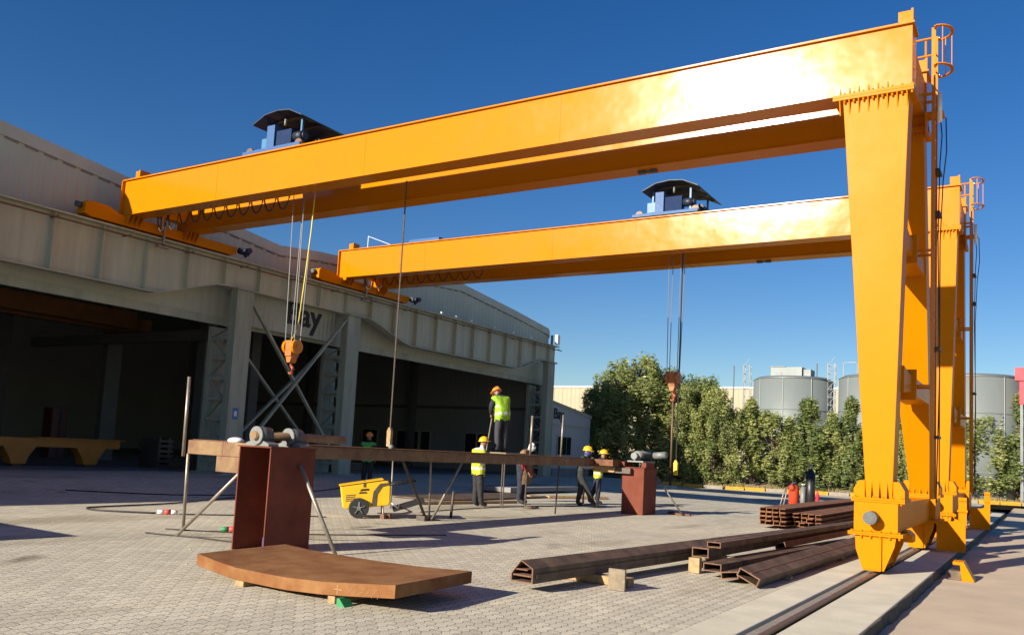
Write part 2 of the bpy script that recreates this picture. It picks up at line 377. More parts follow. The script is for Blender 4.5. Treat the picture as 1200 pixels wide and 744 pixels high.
# ------------------------------------------------------------------ ground
mb = MB(); mb.face([(-1500, -400, -0.6), (1500, -400, -0.6), (1500, 2500, -0.6), (-1500, 2500, -0.6)])
kind(mb.build('ground', M['earth']), 'structure')
mb = MB()
xs = [-70, -45, -30] + [-22 + 0.25 * i for i in range(0, 30)] + [-14, -10, -6, -2.66]
for a, b in zip(xs, xs[1:]):
    mb.face([(a, -25, gz(a)), (b, -25, gz(b)), (b, 60, gz(b)), (a, 60, gz(a))])
mb.face([(-2.66, -25, 0), (-2.66, 60, 0), (-2.66, 60, -0.62), (-2.66, -25, -0.62)])
o = kind(mb.build('pavement', M['paving']), 'structure')
mb = MB(); mb.box(-2.66, -2.235, -20, 41, -0.6, 0.006); mb.box(-1.975, -1.40, -20, 41, -0.6, 0.006)
o = kind(mb.build('concrete_slab', M['concrete'], bevel=0.012), 'structure')
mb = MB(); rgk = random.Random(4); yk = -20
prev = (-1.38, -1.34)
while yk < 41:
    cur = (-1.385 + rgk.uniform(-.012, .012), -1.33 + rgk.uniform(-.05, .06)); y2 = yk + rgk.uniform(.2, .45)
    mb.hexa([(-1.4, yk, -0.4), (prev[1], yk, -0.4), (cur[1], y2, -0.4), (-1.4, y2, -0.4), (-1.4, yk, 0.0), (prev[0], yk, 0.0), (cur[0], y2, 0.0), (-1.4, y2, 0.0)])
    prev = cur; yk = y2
kind(mb.build('slab_edge', M['dirt_shade_edge']), 'structure')
mb = MB(); mb.box(-2.235, -1.975, -20, 41, -0.6, -0.04); mb.box(-2.19, -2.07, -20, 41, -0.041, -0.006)
kind(mb.build('rail_channel_floor', M['groove']), 'structure')
mb = MB()
for i in range(40):
    for j in range(1): pass
mb.face([(-1.38, -20, -0.12), (60, -20, -0.12), (60, 52, -0.12), (-1.38, 52, -0.12)])
kind(mb.build('road', M['road']), 'structure')
mb = MB()
rail_poly = [(-0.035, -0.028), (0.035, -0.028), (0.035, -0.02), (0.012, -0.015), (0.012, 0.012), (0.034, 0.018), (0.034, 0.042), (-0.034, 0.042), (-0.034, 0.018), (-0.012, 0.012), (-0.012, -0.015), (-0.035, -0.02)]
mb.prism(rail_poly, lambda u, v, t: (-2.03 + u * 0.8, t, v - 0.012), -19, 40)
tag(mb.build('crane_rail', M['rail']), 'long rusty rail sunk in the concrete strip beneath the crane legs', 'rail')
# planting bed behind the kerb
m_ = (53 - 45.3) / 14.2
def kerb_y(x): return 45.3 + (x + 15.5) * m_
mb = MB()
P0 = [(-60, kerb_y(-60) + 0.1), (20, kerb_y(20) + 0.1), (40, 120), (-60, 120)]
nx, ny = 60, 10
rows = []
for j in range(ny + 1):
    row = []
    for i in range(nx + 1):
        x = -40 + 70 * i / nx; y = kerb_y(x) + 0.1 + (j / ny) ** 1.5 * 60
        z = gz(x) + 0.06 + (0.12 * math.sin(x * 1.3 + j) + 0.1 * math.sin(x * 0.7 + y) + 0.2) * (1 if j > 0 else 0)
        row.append(mb.bm.verts.new((x, y, z)))
    rows.append(row)
for A, B in zip(rows, rows[1:]):
    for i in range(nx): mb.bm.faces.new([A[i], A[i + 1], B[i + 1], B[i]])
kind(mb.build('soil_bed', M['soil']), 'structure')
# kerb blocks, yellow and bare by turns
kd = Vector((1, m_, 0)).normalized(); kn = Vector((-kd.y, kd.x, 0))
proto = {}
for i in range(26):
    x = -19.2 + i * 0.98; c = Vector((x, kerb_y(x), gz(x)))
    yel = (i % 3 != 1)
    key = yel
    if key not in proto:
        mb = MB(); mb.obox((0, 0, 0.08), kd * 0.52, kn * 0.09, Vector((0, 0, 0.1)))
        o = mb.build('kerb_block', M['yellow_kerb'] if yel else M['kerb_grey'], bevel=0.02, origin=(0, 0, 0))
        proto[key] = o; o.location = c
        tag(o, 'yellow painted kerb block edging the planted bed' if yel else 'bare grey kerb block between yellow ones along the planted bed', 'kerb', 'yellow kerb blocks' if yel else 'bare kerb blocks')
    else:
        dup(proto[key], loc=c)
# dry grass under the trees
mb = MB()
rg = random.Random(3)
for i in range(9000):
    x = rg.uniform(-18, 4); y = kerb_y(x) + 0.25 + abs(rg.gauss(0, 1.2))
    h = rg.uniform(0.08, 0.38) * (0.5 + 0.5 * math.sin(x * 2.1) ** 2); a = rg.uniform(0, 6.28); w = rg.uniform(0.012, 0.03)
    dx, dy = math.cos(a) * w, math.sin(a) * w; lx, ly = rg.gauss(0, .1), rg.gauss(0, .1)
    z = gz(x) + 0.1
    mb.face([(x - dx, y - dy, z), (x + dx, y + dy, z), (x + lx, y + ly, z + h)])
kind(mb.build('dry_grass', M['grass'], recalc=False), 'stuff'); 

# ------------------------------------------------------------------ gantry cranes
def gusset(mb, x, yf, z, w, h, dz):
    """triangular rib on the -Y face: thin in X"""
    mb.prism([(yf, z), (yf - w, z), (yf, z + h * dz)], lambda u, v, t: (t, u, v), x - 0.008, x + 0.008)
def gusset_b(mb, x, yf, z, w, h, dz):
    mb.prism([(yf, z), (yf + w, z), (yf, z + h * dz)], lambda u, v, t: (t, u, v), x - 0.008, x + 0.008)

def make_crane():
    Y = M['yellow']; YL = M['yellow_leg']
    root = empty('gantry_crane', (-2.06, 13.3, 0), '', 'gantry crane', 'yellow gantry cranes')
    for k, (y0, y1) in enumerate(((13.30, 13.72), (15.10, 15.52))):
        g = MB().box(-20.96, -1.63, y0, y1, 7.17, 8.10)
        for xw in (-16.5, -11.8, -7.0):    # butt-weld straps
            pass
        gi = g.build('girder', Y, root, bevel=0.006)
        fl = MB().box(-21.0, -1.60, y0 - 0.05, y1 + 0.05, 8.10, 8.13).build('top_flange', Y, gi)
        MB().box(-20.9, -1.75, (y0 + y1) / 2 - 0.03, (y0 + y1) / 2 + 0.03, 8.13, 8.19).build('trolley_rail', M['rail'], gi)
        MB().box(-21.0, -1.60, y0 - 0.025, y1 + 0.025, 7.15, 7.17).build('bottom_flange', Y, gi)
        MB().box(-20.99, -20.963, y0 - 0.08, y1 + 0.08, 7.17, 8.098).build('end_plate', Y, gi)
        ab = MB()
        for xx in (-17.2, -12.4, -7.6, -3.1):
            MB().box(xx - 0.007, xx + 0.007, y0 - 0.004, y1 + 0.004, 7.172, 8.098).build('weld_seam', Y, gi)
        for xx in (-20.55, -1.74):
            ab = MB()
            ab.box(xx - 0.10, xx + 0.08, y0 + 0.08, y0 + 0.11, 8.13, 8.36); ab.box(xx - 0.10, xx + 0.08, y0 + 0.32, y0 + 0.35, 8.13, 8.36)
            ab.box(xx + 0.08, xx + 0.11, y0 + 0.06, y0 + 0.37, 8.13, 8.38)
            ab.build('trolley_stop', Y, gi)
    # cross ties between the two girders at both ends
    MB().box(-1.98, -1.66, 13.722, 15.098, 7.35, 7.95).build('end_tie', YL, root, bevel=0.006)
    MB().box(-20.9, -20.62, 13.722, 15.098, 7.35, 7.85).build('end_tie', YL, root, bevel=0.006)
    # legs
    def leg(yt0, yt1, yb0, yb1):
        zt, zb = 7.06, 1.06
        m = MB().hexa([(-2.20, yb0, zb), (-1.85, yb0, zb), (-1.85, yb1, zb), (-2.20, yb1, zb),
                       (-2.60, yt0, zt), (-1.67, yt0, zt), (-1.67, yt1, zt), (-2.60, yt1, zt)])
        lo = m.build('leg', M['yellow_leg'], root, bevel=0.006)
        fm = MB().box(-2.74, -1.60, yt0 - 0.07, yt1 + 0.07, 7.062, 7.10).box(-2.74, -1.60, yt0 - 0.07, yt1 + 0.07, 7.104, 7.148)
        for i in range(8):
            x = -2.64 + i * 0.135
            gusset(fm, x, yt0 - 0.001 + 0.0, 7.062, 0.065, 0.22, -1)
            gusset_b(fm, x, yt1 + 0.001, 7.062, 0.065, 0.22, -1)
            fm.cyl((x + 0.067, yt0 - 0.04, 7.02), (x + 0.067, yt0 - 0.04, 7.18), 0.016, n=6)
            if i < 6: gusset(fm, x, yt0 - 0.001, 7.15, 0.04, 0.12, 1)
        fm.build('leg_top_flange', YL, lo)
        # strip on the outer face
        bm2 = MB()
        for i in range(3):
            x = -2.13 + i * 0.105
            gusset(bm2, x, yb0, 1.06, 0.09, 0.24, 1)
        for s in (-1, 1):
            x0 = -2.025 + s * 0.19
            bm2.prism([(0, 0), (0.15, 0), (0.15, 0.12), (0.08, 0.24), (0, 0.24)], lambda u, v, t, s=s, x0=x0: (x0 + s * u, t, 1.06 + v), yb0 - 0.02, yb1 + 0.02)
        bm2.box(-2.38, -1.67, yb0 - 0.12, yb1 + 0.12, 1.0, 1.028).box(-2.38, -1.67, yb0 - 0.12, yb1 + 0.12, 1.032, 1.06)
        for i in range(6):
            bm2.cyl((-2.33 + i * 0.122, yb0 - 0.09, 0.97), (-2.33 + i * 0.122, yb0 - 0.09, 1.09), 0.014, n=6)
        bm2.build('leg_base_flange', YL, lo)
        return lo
    leg(13.30, 13.72, 13.30, 13.72)
    leg(15.10, 15.52, 18.12, 18.54)
    # tie beams between legs, haunched
    for z0, z1, ye in ((2.62, 3.02, 17.10), (4.80, 5.18, 16.10)):
        t = MB()
        t.hexa([(-2.16, 13.722, z0), (-1.76, 13.722, z0), (-1.76, 14.2, z0 + .06), (-2.16, 14.2, z0 + .06), (-2.16, 13.722, z1), (-1.76, 13.722, z1), (-1.76, 14.2, z1 - .06), (-2.16, 14.2, z1 - .06)])
        t.hexa([(-2.16, 14.2, z0 + .06), (-1.76, 14.2, z0 + .06), (-1.76, ye, z0 + .06), (-2.16, ye, z0 + .06), (-2.16, 14.2, z1 - .06), (-1.76, 14.2, z1 - .06), (-1.76, ye, z1 - .06), (-2.16, ye, z1 - .06)])
        tb = t.build('tie_beam', YL, root)
        MB().box(-2.22, -1.70, 14.62, 14.65, z0 - .04, z1 + .04).box(-2.22, -1.70, 14.654, 14.684, z0 - .04, z1 + .04).build('splice_plate', YL, tb)
    # sill beam along the rail
    MB().box(-2.26, -1.84, 13.86, 17.98, 0.56, 0.98).build('sill_beam', YL, root, bevel=0.006)
    # bogies
    for k, (y0, y1) in enumerate(((13.06, 13.96), (17.9, 18.78))):
        bo = MB().box(-2.32, -1.74, y0, y1, 0.585, 0.998).build('bogie_box', YL, root, bevel=0.006)
        h = MB().box(-2.39, -1.67, y0 - 0.05, y1 + 0.05, 0.535, 0.558).box(-2.39, -1.67, y0 - 0.05, y1 + 0.05, 0.562, 0.584)
        for i in range(6):
            h.cyl((-2.34 + i * 0.125, y0 - 0.03, 0.50), (-2.34 + i * 0.125, y0 - 0.03, 0.61), 0.014, n=6)
        h.build('bogie_flange', YL, bo)
        w = MB()
        prof = [(-2.30, 0.534), (-1.76, 0.534), (-1.78, 0.40), (-1.915, 0.055), (-2.195, 0.055), (-2.29, 0.34)]
        w.prism(prof, lambda u, v, t: (u, t, v), y0 + 0.0, y0 + 0.03)
        w.prism(prof, lambda u, v, t: (u, t, v), y1 - 0.03, y1)
        w.box(-2.21, -2.17, y0 + 0.03, y1 - 0.03, 0.12, 0.534).box(-1.95, -1.91, y0 + 0.03, y1 - 0.03, 0.12, 0.534)
        w.prism([(-1.965, 0.06), (-1.945, 0.06), (-1.945, 0.52), (-1.965, 0.52)], lambda u, v, t: (u, t, v), y0 - 0.035, y0 - 0.001)
        w.box(-2.17, -1.95, y0 - 0.02, y0 - 0.001, 0.05, 0.075)
        w.build('wheel_housing', YL, bo, bevel=0.004)
        for yy in (y0 + 0.25, y1 - 0.25):
            MB().cyl((-2.12, yy, 0.235), (-2.0, yy, 0.235), 0.19, n=24).cyl((-2.14, yy, 0.235), (-2.121, yy, 0.235), 0.21, n=24).build('wheel', M['rail'], bo)
        if k == 0:
            MB().cyl((-2.07, y0 - 0.24, 0.79), (-2.07, y0 + 0.01, 0.79), 0.092, n=20).cyl((-2.07, y0 - 0.246, 0.79), (-2.07, y0 - 0.241, 0.79), 0.07, n=16).build('buffer', M['bearing_dark'], bo)
            MB().prism([(0, 0), (0.12, 0), (0.12, 0.10), (0.05, 0.16), (0, 0.16)], lambda u, v, t: (-1.735 + u, t, 0.45 + v), y0 + 0.5, y0 + 0.85).build('drive_gearbox', YL, bo)
    # plate guard with bumper post by the rear bogie
    gp = [(-1.735, 0.03), (-1.25, 0.03), (-1.25, 0.55), (-1.36, 0.62), (-1.46, 0.585), (-1.735, 0.575)]
    gd = MB().prism(gp, lambda u, v, t: (u, t, v), 18.0, 18.03).box(-1.735, -1.70, 18.03, 18.75, 0.03, 0.57).box(-1.735, -1.25, 18.03, 18.6, 0.45, 0.48).build('wheel_guard', YL, root, bevel=0.003)
    MB().box(-1.42, -1.28, 18.70, 18.73, 0.482, 1.02).box(-1.44, -1.26, 18.67, 18.699, 0.74, 0.78).box(-1.42, -1.28, 18.67, 18.699, 0.95, 1.02).build('bumper_post', YL, gd)
    # ladder and cage on the outside of the legs
    lx, ly = -1.50, 15.0
    ld = MB()
    for s in (-0.17, 0.17):
        ld.box(lx - 0.03, lx + 0.03, ly + s - 0.012, ly + s + 0.012, 1.05, 8.72)
    z = 1.2
    while z < 8.6:
        ld.cyl((lx, ly - 0.158, z), (lx, ly + 0.158, z), 0.012, n=6); z += 0.3
    for z in (2.82, 5.0, 7.6):
        for s in (-0.17, 0.17):
            ld.box(-1.80 if z < 7 else -1.66, lx - 0.03, ly + s - 0.02, ly + s + 0.02, z - 0.02, z + 0.02)
    lo = ld.build('ladder', M['yellow'], root)
    cg = MB()
    def hoop(z):
        pts = [(lx + 0.03, ly - 0.18, z)] + [(lx + 0.04 + 0.22 * math.cos(a), ly + 0.28 * math.sin(a), z) for a in [math.pi * (-0.5 + i / 10) for i in range(11)]] + [(lx + 0.03, ly + 0.18, z)]
        for a, b in zip(pts, pts[1:]): cg.bar(a, b, 0.05, 0.014)
    for z in (8.05, 8.7): hoop(z)
    for a in (-0.35, 0.0, 0.35):
        x = lx + 0.04 + 0.21 * math.cos(math.pi * a); y = ly + 0.27 * math.sin(math.pi * a)
        cg.box(x - 0.006, x + 0.006, y - 0.015, y + 0.015, 8.03, 8.72)
    cg.build('safety_cage', M['yellow'], lo)
    hr = MB()
    for z in (8.42, 8.72): hr.cyl((-2.9, 15.25, z), (-1.52, 15.19, z), 0.018, n=8)
    for x in (-2.9, -2.2, -1.66): hr.cyl((x, 15.22, 8.131), (x, 15.22, 8.74), 0.018, n=8)
    hr.build('hand_rail', M['yellow'], root)
    MB().box(-1.629, -1.36, 14.85, 15.18, 7.28, 7.31).box(-1.629, -1.60, 14.85, 15.18, 7.0, 7.28).build('ladder_bracket', YL, root)
    MB().cyl((-1.38, 14.55, 7.0), (-1.38, 14.55, 7.48), 0.035, n=10).build('lamp_tube', M['white'], root)
    cb = MB()
    cb.tube([(-1.42, 14.9, 7.4), (-1.38, 14.9, 6.9), (-1.41, 14.9, 6.4), (-1.43, 14.88, 5.2), (-1.40, 14.88, 3.0), (-1.44, 14.88, 1.0)], 0.009)
    cb.tube([(-1.35, 15.2, 7.3), (-1.33, 15.1, 6.7), (-1.38, 15.1, 6.2), (-1.43, 15.2, 5.2), (-1.43, 15.22, 1.1)], 0.009)
    for z in (2.0, 3.4, 5.6, 6.3):
        cb.box(-1.5, -1.40, 14.83, 15.2, z, z + 0.04)
    cb.build('power_cable', M['cable'], root)
    # end carriage on the high runway
    ec = MB()
    ec.prism([(12.35, 6.87), (16.85, 6.87), (17.0, 6.95), (17.0, 7.14), (13.1, 7.14), (12.75, 7.27), (12.25, 7.27), (12.15, 7.2), (12.15, 6.92)], lambda u, v, t: (t, u, v), -21.13, -20.77)
    e = ec.build('end_carriage', YL, root, bevel=0.006)
    for yy in (13.30, 13.42, 13.56, 13.70, 15.12, 15.24, 15.38, 15.5):
        MB().prism([(-20.769, 6.9), (-20.769, 7.148), (-20.60, 7.148), (-20.60, 7.08)], lambda u, v, t: (u, t, v), yy - 0.012, yy + 0.012).build('bracket_rib', YL, e)
    for yy in (12.7, 16.5):
        MB().cyl((-21.0, yy, 7.02), (-20.9, yy, 7.02), 0.13, n=20).build('wheel', M['rail'], e)
    MB().cyl((-20.95, 12.0, 7.14), (-20.95, 12.149, 7.14), 0.075, n=14).build('buffer', M['bearing_dark'], e)
    dm = MB().cyl((-20.72, 17.05, 7.05), (-20.72, 17.4, 7.05), 0.1, n=14).cyl((-20.76, 17.2, 7.05), (-20.40, 17.2, 7.05), 0.085, n=14).cyl((-20.72, 17.3, 6.9), (-20.72, 17.3, 7.1), 0.05, n=10)
    dm.build('drive_motor', M['canopy'], e)
    # collector arm hanging to the conductor bar
    ca = MB().box(-20.66, -20.60, 14.35, 14.41, 6.55, 7.3).box(-20.70, -20.56, 14.18, 14.55, 6.50, 6.55)
    ca.box(-20.66, -20.58, 14.25, 14.31, 7.0, 7.34)
    ca.build('collector_arm', M['tube'], root)
    # festoon cable between the girders
    fs = MB(); x = -20.3
    fs.box(-20.5, -2.2, 13.86, 13.90, 7.43, 7.46)
    n = 0
    while x < -15.6:
        w = 0.46; d = 0.50 if n > 1 else 0.62
        pts = [(x + w * t, 13.9, 7.42 - d * (1 - (2 * t - 1) ** 2) ** 0.6) for t in [i / 12 for i in range(13)]]
        fs.tube(pts, 0.019, n=6); x += w; n += 1
    fs.build('festoon_cable', M['cable'], root)
    # pad eyes under the far girder
    pe = MB()
    for x in (-6.8, -6.55):
        pe.box(x - 0.07, x + 0.07, 15.25, 15.35, 7.09, 7.15)
    pe.box(-6.8, -6.55, 15.28, 15.32, 7.10, 7.13)
    pe.build('pad_eye', M['bearing_dark'], root)
    return root
crane = make_crane()
crane['label'] = 'nearer yellow double girder gantry crane, its front leg beside the brown steel sections'
c2 = dup(crane, loc=Vector(crane.location) + Vector((0, 8.33, 0)), label='farther yellow gantry crane seen beneath the girders of the first, nearer to the silos')

# hoist trolleys on the girders
def make_hoist():
    root = empty('hoist_trolley', (0, 0, 8.19), '', 'hoist trolley', 'hoist trolleys on the crane girders')
    B = M['blue']
    fr = MB().box(-1.1, 0.85, -0.97, -0.83, 8.23, 8.32).box(-1.1, 0.85, 0.87, 1.01, 8.23, 8.32).box(-0.95, -0.75, -0.829, 0.869, 8.24, 8.33).box(0.3, 0.5, -0.829, 0.869, 8.24, 8.33)
    fr.build('trolley_frame', B, root, bevel=0.006)
    for x in (-0.9, 0.75):
        for y in (-0.88, 0.92):
            MB().cyl((x, y - 0.05, 8.30), (x, y + 0.05, 8.30), 0.115, n=18).build('wheel', M['rail'], root)
    MB().box(-0.48, -0.22, -0.80, -0.45, 8.335, 8.95).build('gear_housing', B, root, bevel=0.01)
    MB().box(-0.215, 0.30, -0.74, -0.55, 8.335, 8.80).build('drum_cover', M['navy_blue'], root, bevel=0.01)
    MB().box(-0.76, -0.50, -0.70, -0.40, 8.40, 8.70).build('control_box', M['pale_blue'], root, bevel=0.01)
    MB().cyl((-0.4, -0.4, 8.62), (-0.4, 0.75, 8.62), 0.2, n=22).cyl((-0.4, -0.3, 8.62), (-0.4, -0.27, 8.62), 0.26, n=22).cyl((-0.4, 0.5, 8.62), (-0.4, 0.53, 8.62), 0.26, n=22).build('rope_drum', M['bearing_dark'], root)
    MB().cyl((0.31, -0.6, 8.62), (0.58, -0.6, 8.62), 0.12, n=18).cyl((0.58, -0.6, 8.62), (0.64, -0.6, 8.62), 0.09, n=18).build('motor', M['canopy'], root)
    ps = MB()
    for x in (-0.62, 0.5):
        for y in (-0.6, 0.8): ps.box(x - 0.025, x + 0.025, y - 0.025, y + 0.025, 8.34, 9.06)
    ps.build('canopy_post', M['pale_blue'], root)
    prof = [(-0.84, 8.97), (-0.42, 9.16), (0.0, 9.2), (0.38, 9.16), (0.82, 8.96)]
    cn = MB()
    for (x0, z0), (x1, z1) in zip(prof, prof[1:]):
        cn.hexa([(x0, -0.95, z0), (x1, -0.95, z1), (x1, 1.1, z1), (x0, 1.1, z0), (x0, -0.95, z0 + 0.02), (x1, -0.95, z1 + 0.02), (x1, 1.1, z1 + 0.02), (x0, 1.1, z0 + 0.02)])
    pass
    c = cn.build('canopy', M['canopy'], root)
    for y in (-0.5, 0.1, 0.7):
        st = MB()
        st.bar((-0.74, y, 8.99), (-0.40, y, 9.14), 0.05, 0.03); st.bar((-0.40, y, 9.14), (0.36, y, 9.14), 0.05, 0.03); st.bar((0.36, y, 9.14), (0.72, y, 8.98), 0.05, 0.03)
        st.build('canopy_rib', M['canopy_in'], c)
    MB().cyl((0.05, -0.72, 8.90), (0.05, -0.72, 9.06), 0.03, n=10).build('hoist_lamp', M['bearing'], root)
    MB().cyl((0.62, -0.2, 8.55), (0.62, 0.35, 8.55), 0.12, n=14).box(0.5, 0.74, -0.1, 0.2, 8.362, 8.45).build('drive_motor', M['canopy'], root)
    return root
h = make_hoist()
h.location = (-15.45, 14.43, 8.19)
h['label'] = 'blue hoist trolley under a dark canopy on the nearer crane'
dup(h, loc=(-8.85, 22.78, 8.19), label='blue hoist trolley under a dark canopy on the farther crane, above the trees')

def rope_pts(a, b): return [a, b]
def make_hook(x, y, zt, zb, name_label, h1, orange):
    """reeved ropes and a hook block; zb = top of the block"""
    root = empty('hook_block', (x, y, zb - 0.75), name_label, 'crane hook', 'hook blocks under the hoists')
    blk = MB().box(x - 0.10, x + 0.10, y - 0.13, y + 0.13, zb - 0.40, zb - 0.02)
    blk.prism([(-0.10, -0.40), (0.10, -0.40), (0.05, -0.55), (-0.05, -0.55)], lambda u, v, t: (x + u, t, zb + v), y - 0.1, y + 0.1)
    blk.build('block_body', M['hook_rust'] if orange else M['orange_hook'], root, bevel=0.008)
    for s in (-1, 1):
        MB().cyl((x + s * 0.105, y, zb - 0.17), (x + s * 0.185, y, zb - 0.17), 0.17, n=22).cyl((x + s * 0.186, y, zb - 0.17), (x + s * 0.20, y, zb - 0.17), 0.06, n=12).build('sheave_guard', M['yellow'] if not orange else M['orange_hook'], root, bevel=0.008)
    pts = [(x, y, zb - 0.53), (x, y, zb - 0.62)] + [(x + 0.075 * math.cos(a), y, zb - 0.72 + 0.09 * math.sin(a)) for a in [R(90 - 30 * i) for i in range(0, 9)]]
    MB().tube(pts, [0.03, 0.03, 0.03, 0.035, 0.04, 0.042, 0.04, 0.035, 0.03, 0.025, 0.015][:len(pts)], n=8).build('hook', M['hook_red'], root)
    for dx, dy in ((-0.15, 0.09), (-0.15, -0.09), (0.15, 0.09), (0.15, -0.09)):
        MB().cyl((x + dx, y + dy, zb - 0.15), (x + dx * 1.25, y + dy * 2, zt), 0.011, n=6).build('wire_rope', M['rope'], root)
    return root
hk = make_hook(-15.2, 14.3, 8.3, 3.80, 'yellow hook block on wire ropes in front of the bay lettering', 0, False)
yc = MB().tube([(-14.75, 14.25, 8.25), (-14.82, 14.25, 6.4), (-14.93, 14.25, 5.0), (-15.0, 14.25, 4.25), (-15.07, 14.25, 3.95), (-15.2, 14.25, 3.80)], 0.014, n=6).build('sling_cable', M['yellow_cable'], hk)
make_hook(-8.85, 22.6, 8.3, 3.90, 'rusty orange hook block hanging from the farther crane in front of the trees', 0, True)
# pendant controls
def pendant(x, y, zt, zb, label, m_cable, m_box, size):
    root = empty('pendant_control', (x, y, zb), label, 'pendant control')
    MB().cyl((x, y, zb + size), (x, y, zt), 0.018 if size > 0.35 else 0.014, n=6).build('cable', m_cable, root)
    MB().prism([(-0.05, 0), (0.05, 0), (0.06, size * 0.8), (0.02, size), (-0.02, size), (-0.06, size * 0.8)], lambda u, v, t: (x + u, y + t, zb + v), -0.045, 0.045).build('button_box', m_box, root, bevel=0.01)
    return root
pendant(-12.27, 14.6, 7.42, 1.40, 'tan pendant control on a long dark cable above the steel deck', M['tube_dark'], M['timber'], 0.42)
pendant(-8.68, 22.6, 8.2, 1.02, 'yellow pendant control hanging near the dark trees', M['cable'], M['yellow_cart'], 0.42)
# small items on top of the farther girders
o = MB().box(-18.6, -17.3, 22.45, 22.75, 8.22, 8.50).cyl((-18.75, 22.6, 8.38), (-18.6, 22.6, 8.38), 0.1).box(-18.55, -17.35, 21.8, 23.5, 8.195, 8.22).build('festoon_box', M['blue'], bevel=0.01)
tag(o, 'low blue service box lying across the top of the farther crane', 'service box')
o = MB().cyl((-19.9, 21.83, 8.19), (-19.9, 21.83, 8.60), 0.012, n=8).cyl((-19.9, 21.83, 8.59), (-18.9, 21.83, 8.22), 0.009, n=8).build('lifeline_post', M['white'])
tag(o, 'thin white post with a sloping stay on the farther girder', 'lifeline post')

# ------------------------------------------------------------------ hall
hall = empty('industrial_hall', (-21.4, 19, 0.3), 'large grey industrial hall with open bays and a crane runway along its front', 'hall')
FX = -21.75
def roof_z(y):
    if y < 0.6: return 7.75 + 0.0
    if y < 9.8: return 7.75 + (y - 0.6) * 1.0 / 9.2
    if y < 19.2: return 7.75 + (19.2 - y) * 1.0 / 9.4
    if y < 21.0: return 7.75 + (y - 19.2) * 0.11
    if y < 29.6: return 7.95 + (y - 21.0) * 0.55 / 8.6
    return 8.5 - (y - 29.6) * 0.75 / 7.8
KS = 1.0164
roof_z0 = roof_z
def roof_z(y): return 1.45 + (roof_z0(y / KS) - 1.45) * KS
ys = [KS * q_ for q_ in [-30, -20, -10, 0.6, 5, 9.8, 14, 18.6, 19.2, 19.8, 21.0, 25, 29.0, 29.6, 30.2, 34, 36.9, 37.25, 37.4]]
def rz(y): return roof_z(y) - (0.06 if 37.4 < y < 37.9 else 0.2 if y > 37.9 else 0)
mb = MB()
for a, b in zip(ys, ys[1:]):
    mb.hexa([(FX - 0.2, a, 4.87), (FX, a, 4.87), (FX, b, 4.87), (FX - 0.2, b, 4.87), (FX - 0.2, a, rz(a)), (FX, a, rz(a)), (FX, b, rz(b)), (FX - 0.2, b, rz(b))])
mb.build('gable_wall', M['gable'], hall)
mb = MB()
for a, b in zip(ys, ys[1:]):
    za, zb = rz(a), rz(b)
    mb.hexa([(FX + 0.005, a, za - 0.30), (FX + 0.05, a, za - 0.30), (FX + 0.05, b, zb - 0.30), (FX + 0.005, b, zb - 0.30), (FX + 0.005, a, za + 0.03), (FX + 0.05, a, za + 0.03), (FX + 0.05, b, zb + 0.03), (FX + 0.005, b, zb + 0.03)])
mb.build('verge_flashing', M['gable_trim'], hall)
fx = MB(); y = -4.0
while y < 37.8:
    z_ = rz(y) - 0.33; z2_ = rz(min(y + .34, 38.0)) - 0.33
    fx.bar((FX + 0.012, y, z_), (FX + 0.012, y + 0.34, z2_), 0.02, 0.05); y += 0.5
kind(fx.build('fixing_strip', M['hall_floor'], hall), 'stuff')
mb = MB()
for a, b in zip(ys, ys[1:]):
    mb.hexa([(-50.4, a, rz(a) - 0.08), (FX - 0.2, a, rz(a) - 0.08), (FX - 0.2, b, rz(b) - 0.08), (-50.4, b, rz(b) - 0.08), (-50.4, a, rz(a)), (FX - 0.2, a, rz(a)), (FX - 0.2, b, rz(b)), (-50.4, b, rz(b))])
mb.build('roof', M['hall'], hall)
# lower soffit: flat fascia return
MB().box(FX + 0.002, FX + 0.04, -30, 37.95, 4.85, 5.10).build('fascia_trim', M['hall'], hall)
# ribbed fascia panel between the column pair
MB().box(FX + 0.30, FX + 0.35, 17.9, 22.1, 4.93, 6.3).build('sign_panel', M['hall_rib'], hall)
# walls
mb = MB()
for a, b in zip(ys, ys[1:]):
    mb.hexa([(-50.2, a, 0.3), (-50, a, 0.3), (-50, b, 0.3), (-50.2, b, 0.3), (-50.2, a, rz(a) - .03), (-50, a, rz(a) - .03), (-50, b, rz(b) - .03), (-50.2, b, rz(b) - .03)])
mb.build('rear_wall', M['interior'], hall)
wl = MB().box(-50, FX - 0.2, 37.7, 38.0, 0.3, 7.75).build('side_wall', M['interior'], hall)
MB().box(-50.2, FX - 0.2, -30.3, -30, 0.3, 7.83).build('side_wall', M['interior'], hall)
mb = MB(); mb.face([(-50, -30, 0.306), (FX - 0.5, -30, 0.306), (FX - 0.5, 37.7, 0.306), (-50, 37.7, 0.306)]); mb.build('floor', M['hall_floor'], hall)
for x0, x1, z0, z1 in ((-33.7, -32.6, 1.25, 2.25), (-31.1, -30.4, 1.25, 2.25), (-30.2, -29.6, 1.25, 2.25), (-29.4, -28.8, 1.25, 2.25), (-26.4, -25.7, 1.25, 2.25), (-25.6, -25.0, 1.25, 2.25)):
    fr = MB().box(x0 - 0.05, x1 + 0.05, 37.64, 37.698, z0 - 0.05, z0).box(x0 - 0.05, x1 + 0.05, 37.64, 37.698, z1, z1 + 0.05).box(x0 - 0.05, x0, 37.64, 37.698, z0, z1).box(x1, x1 + 0.05, 37.64, 37.698, z0, z1).build('window', M['hall'], hall)
    MB().box(x0, x1, 37.66, 37.69, z0, z1).build('pane', M['glass'], fr)
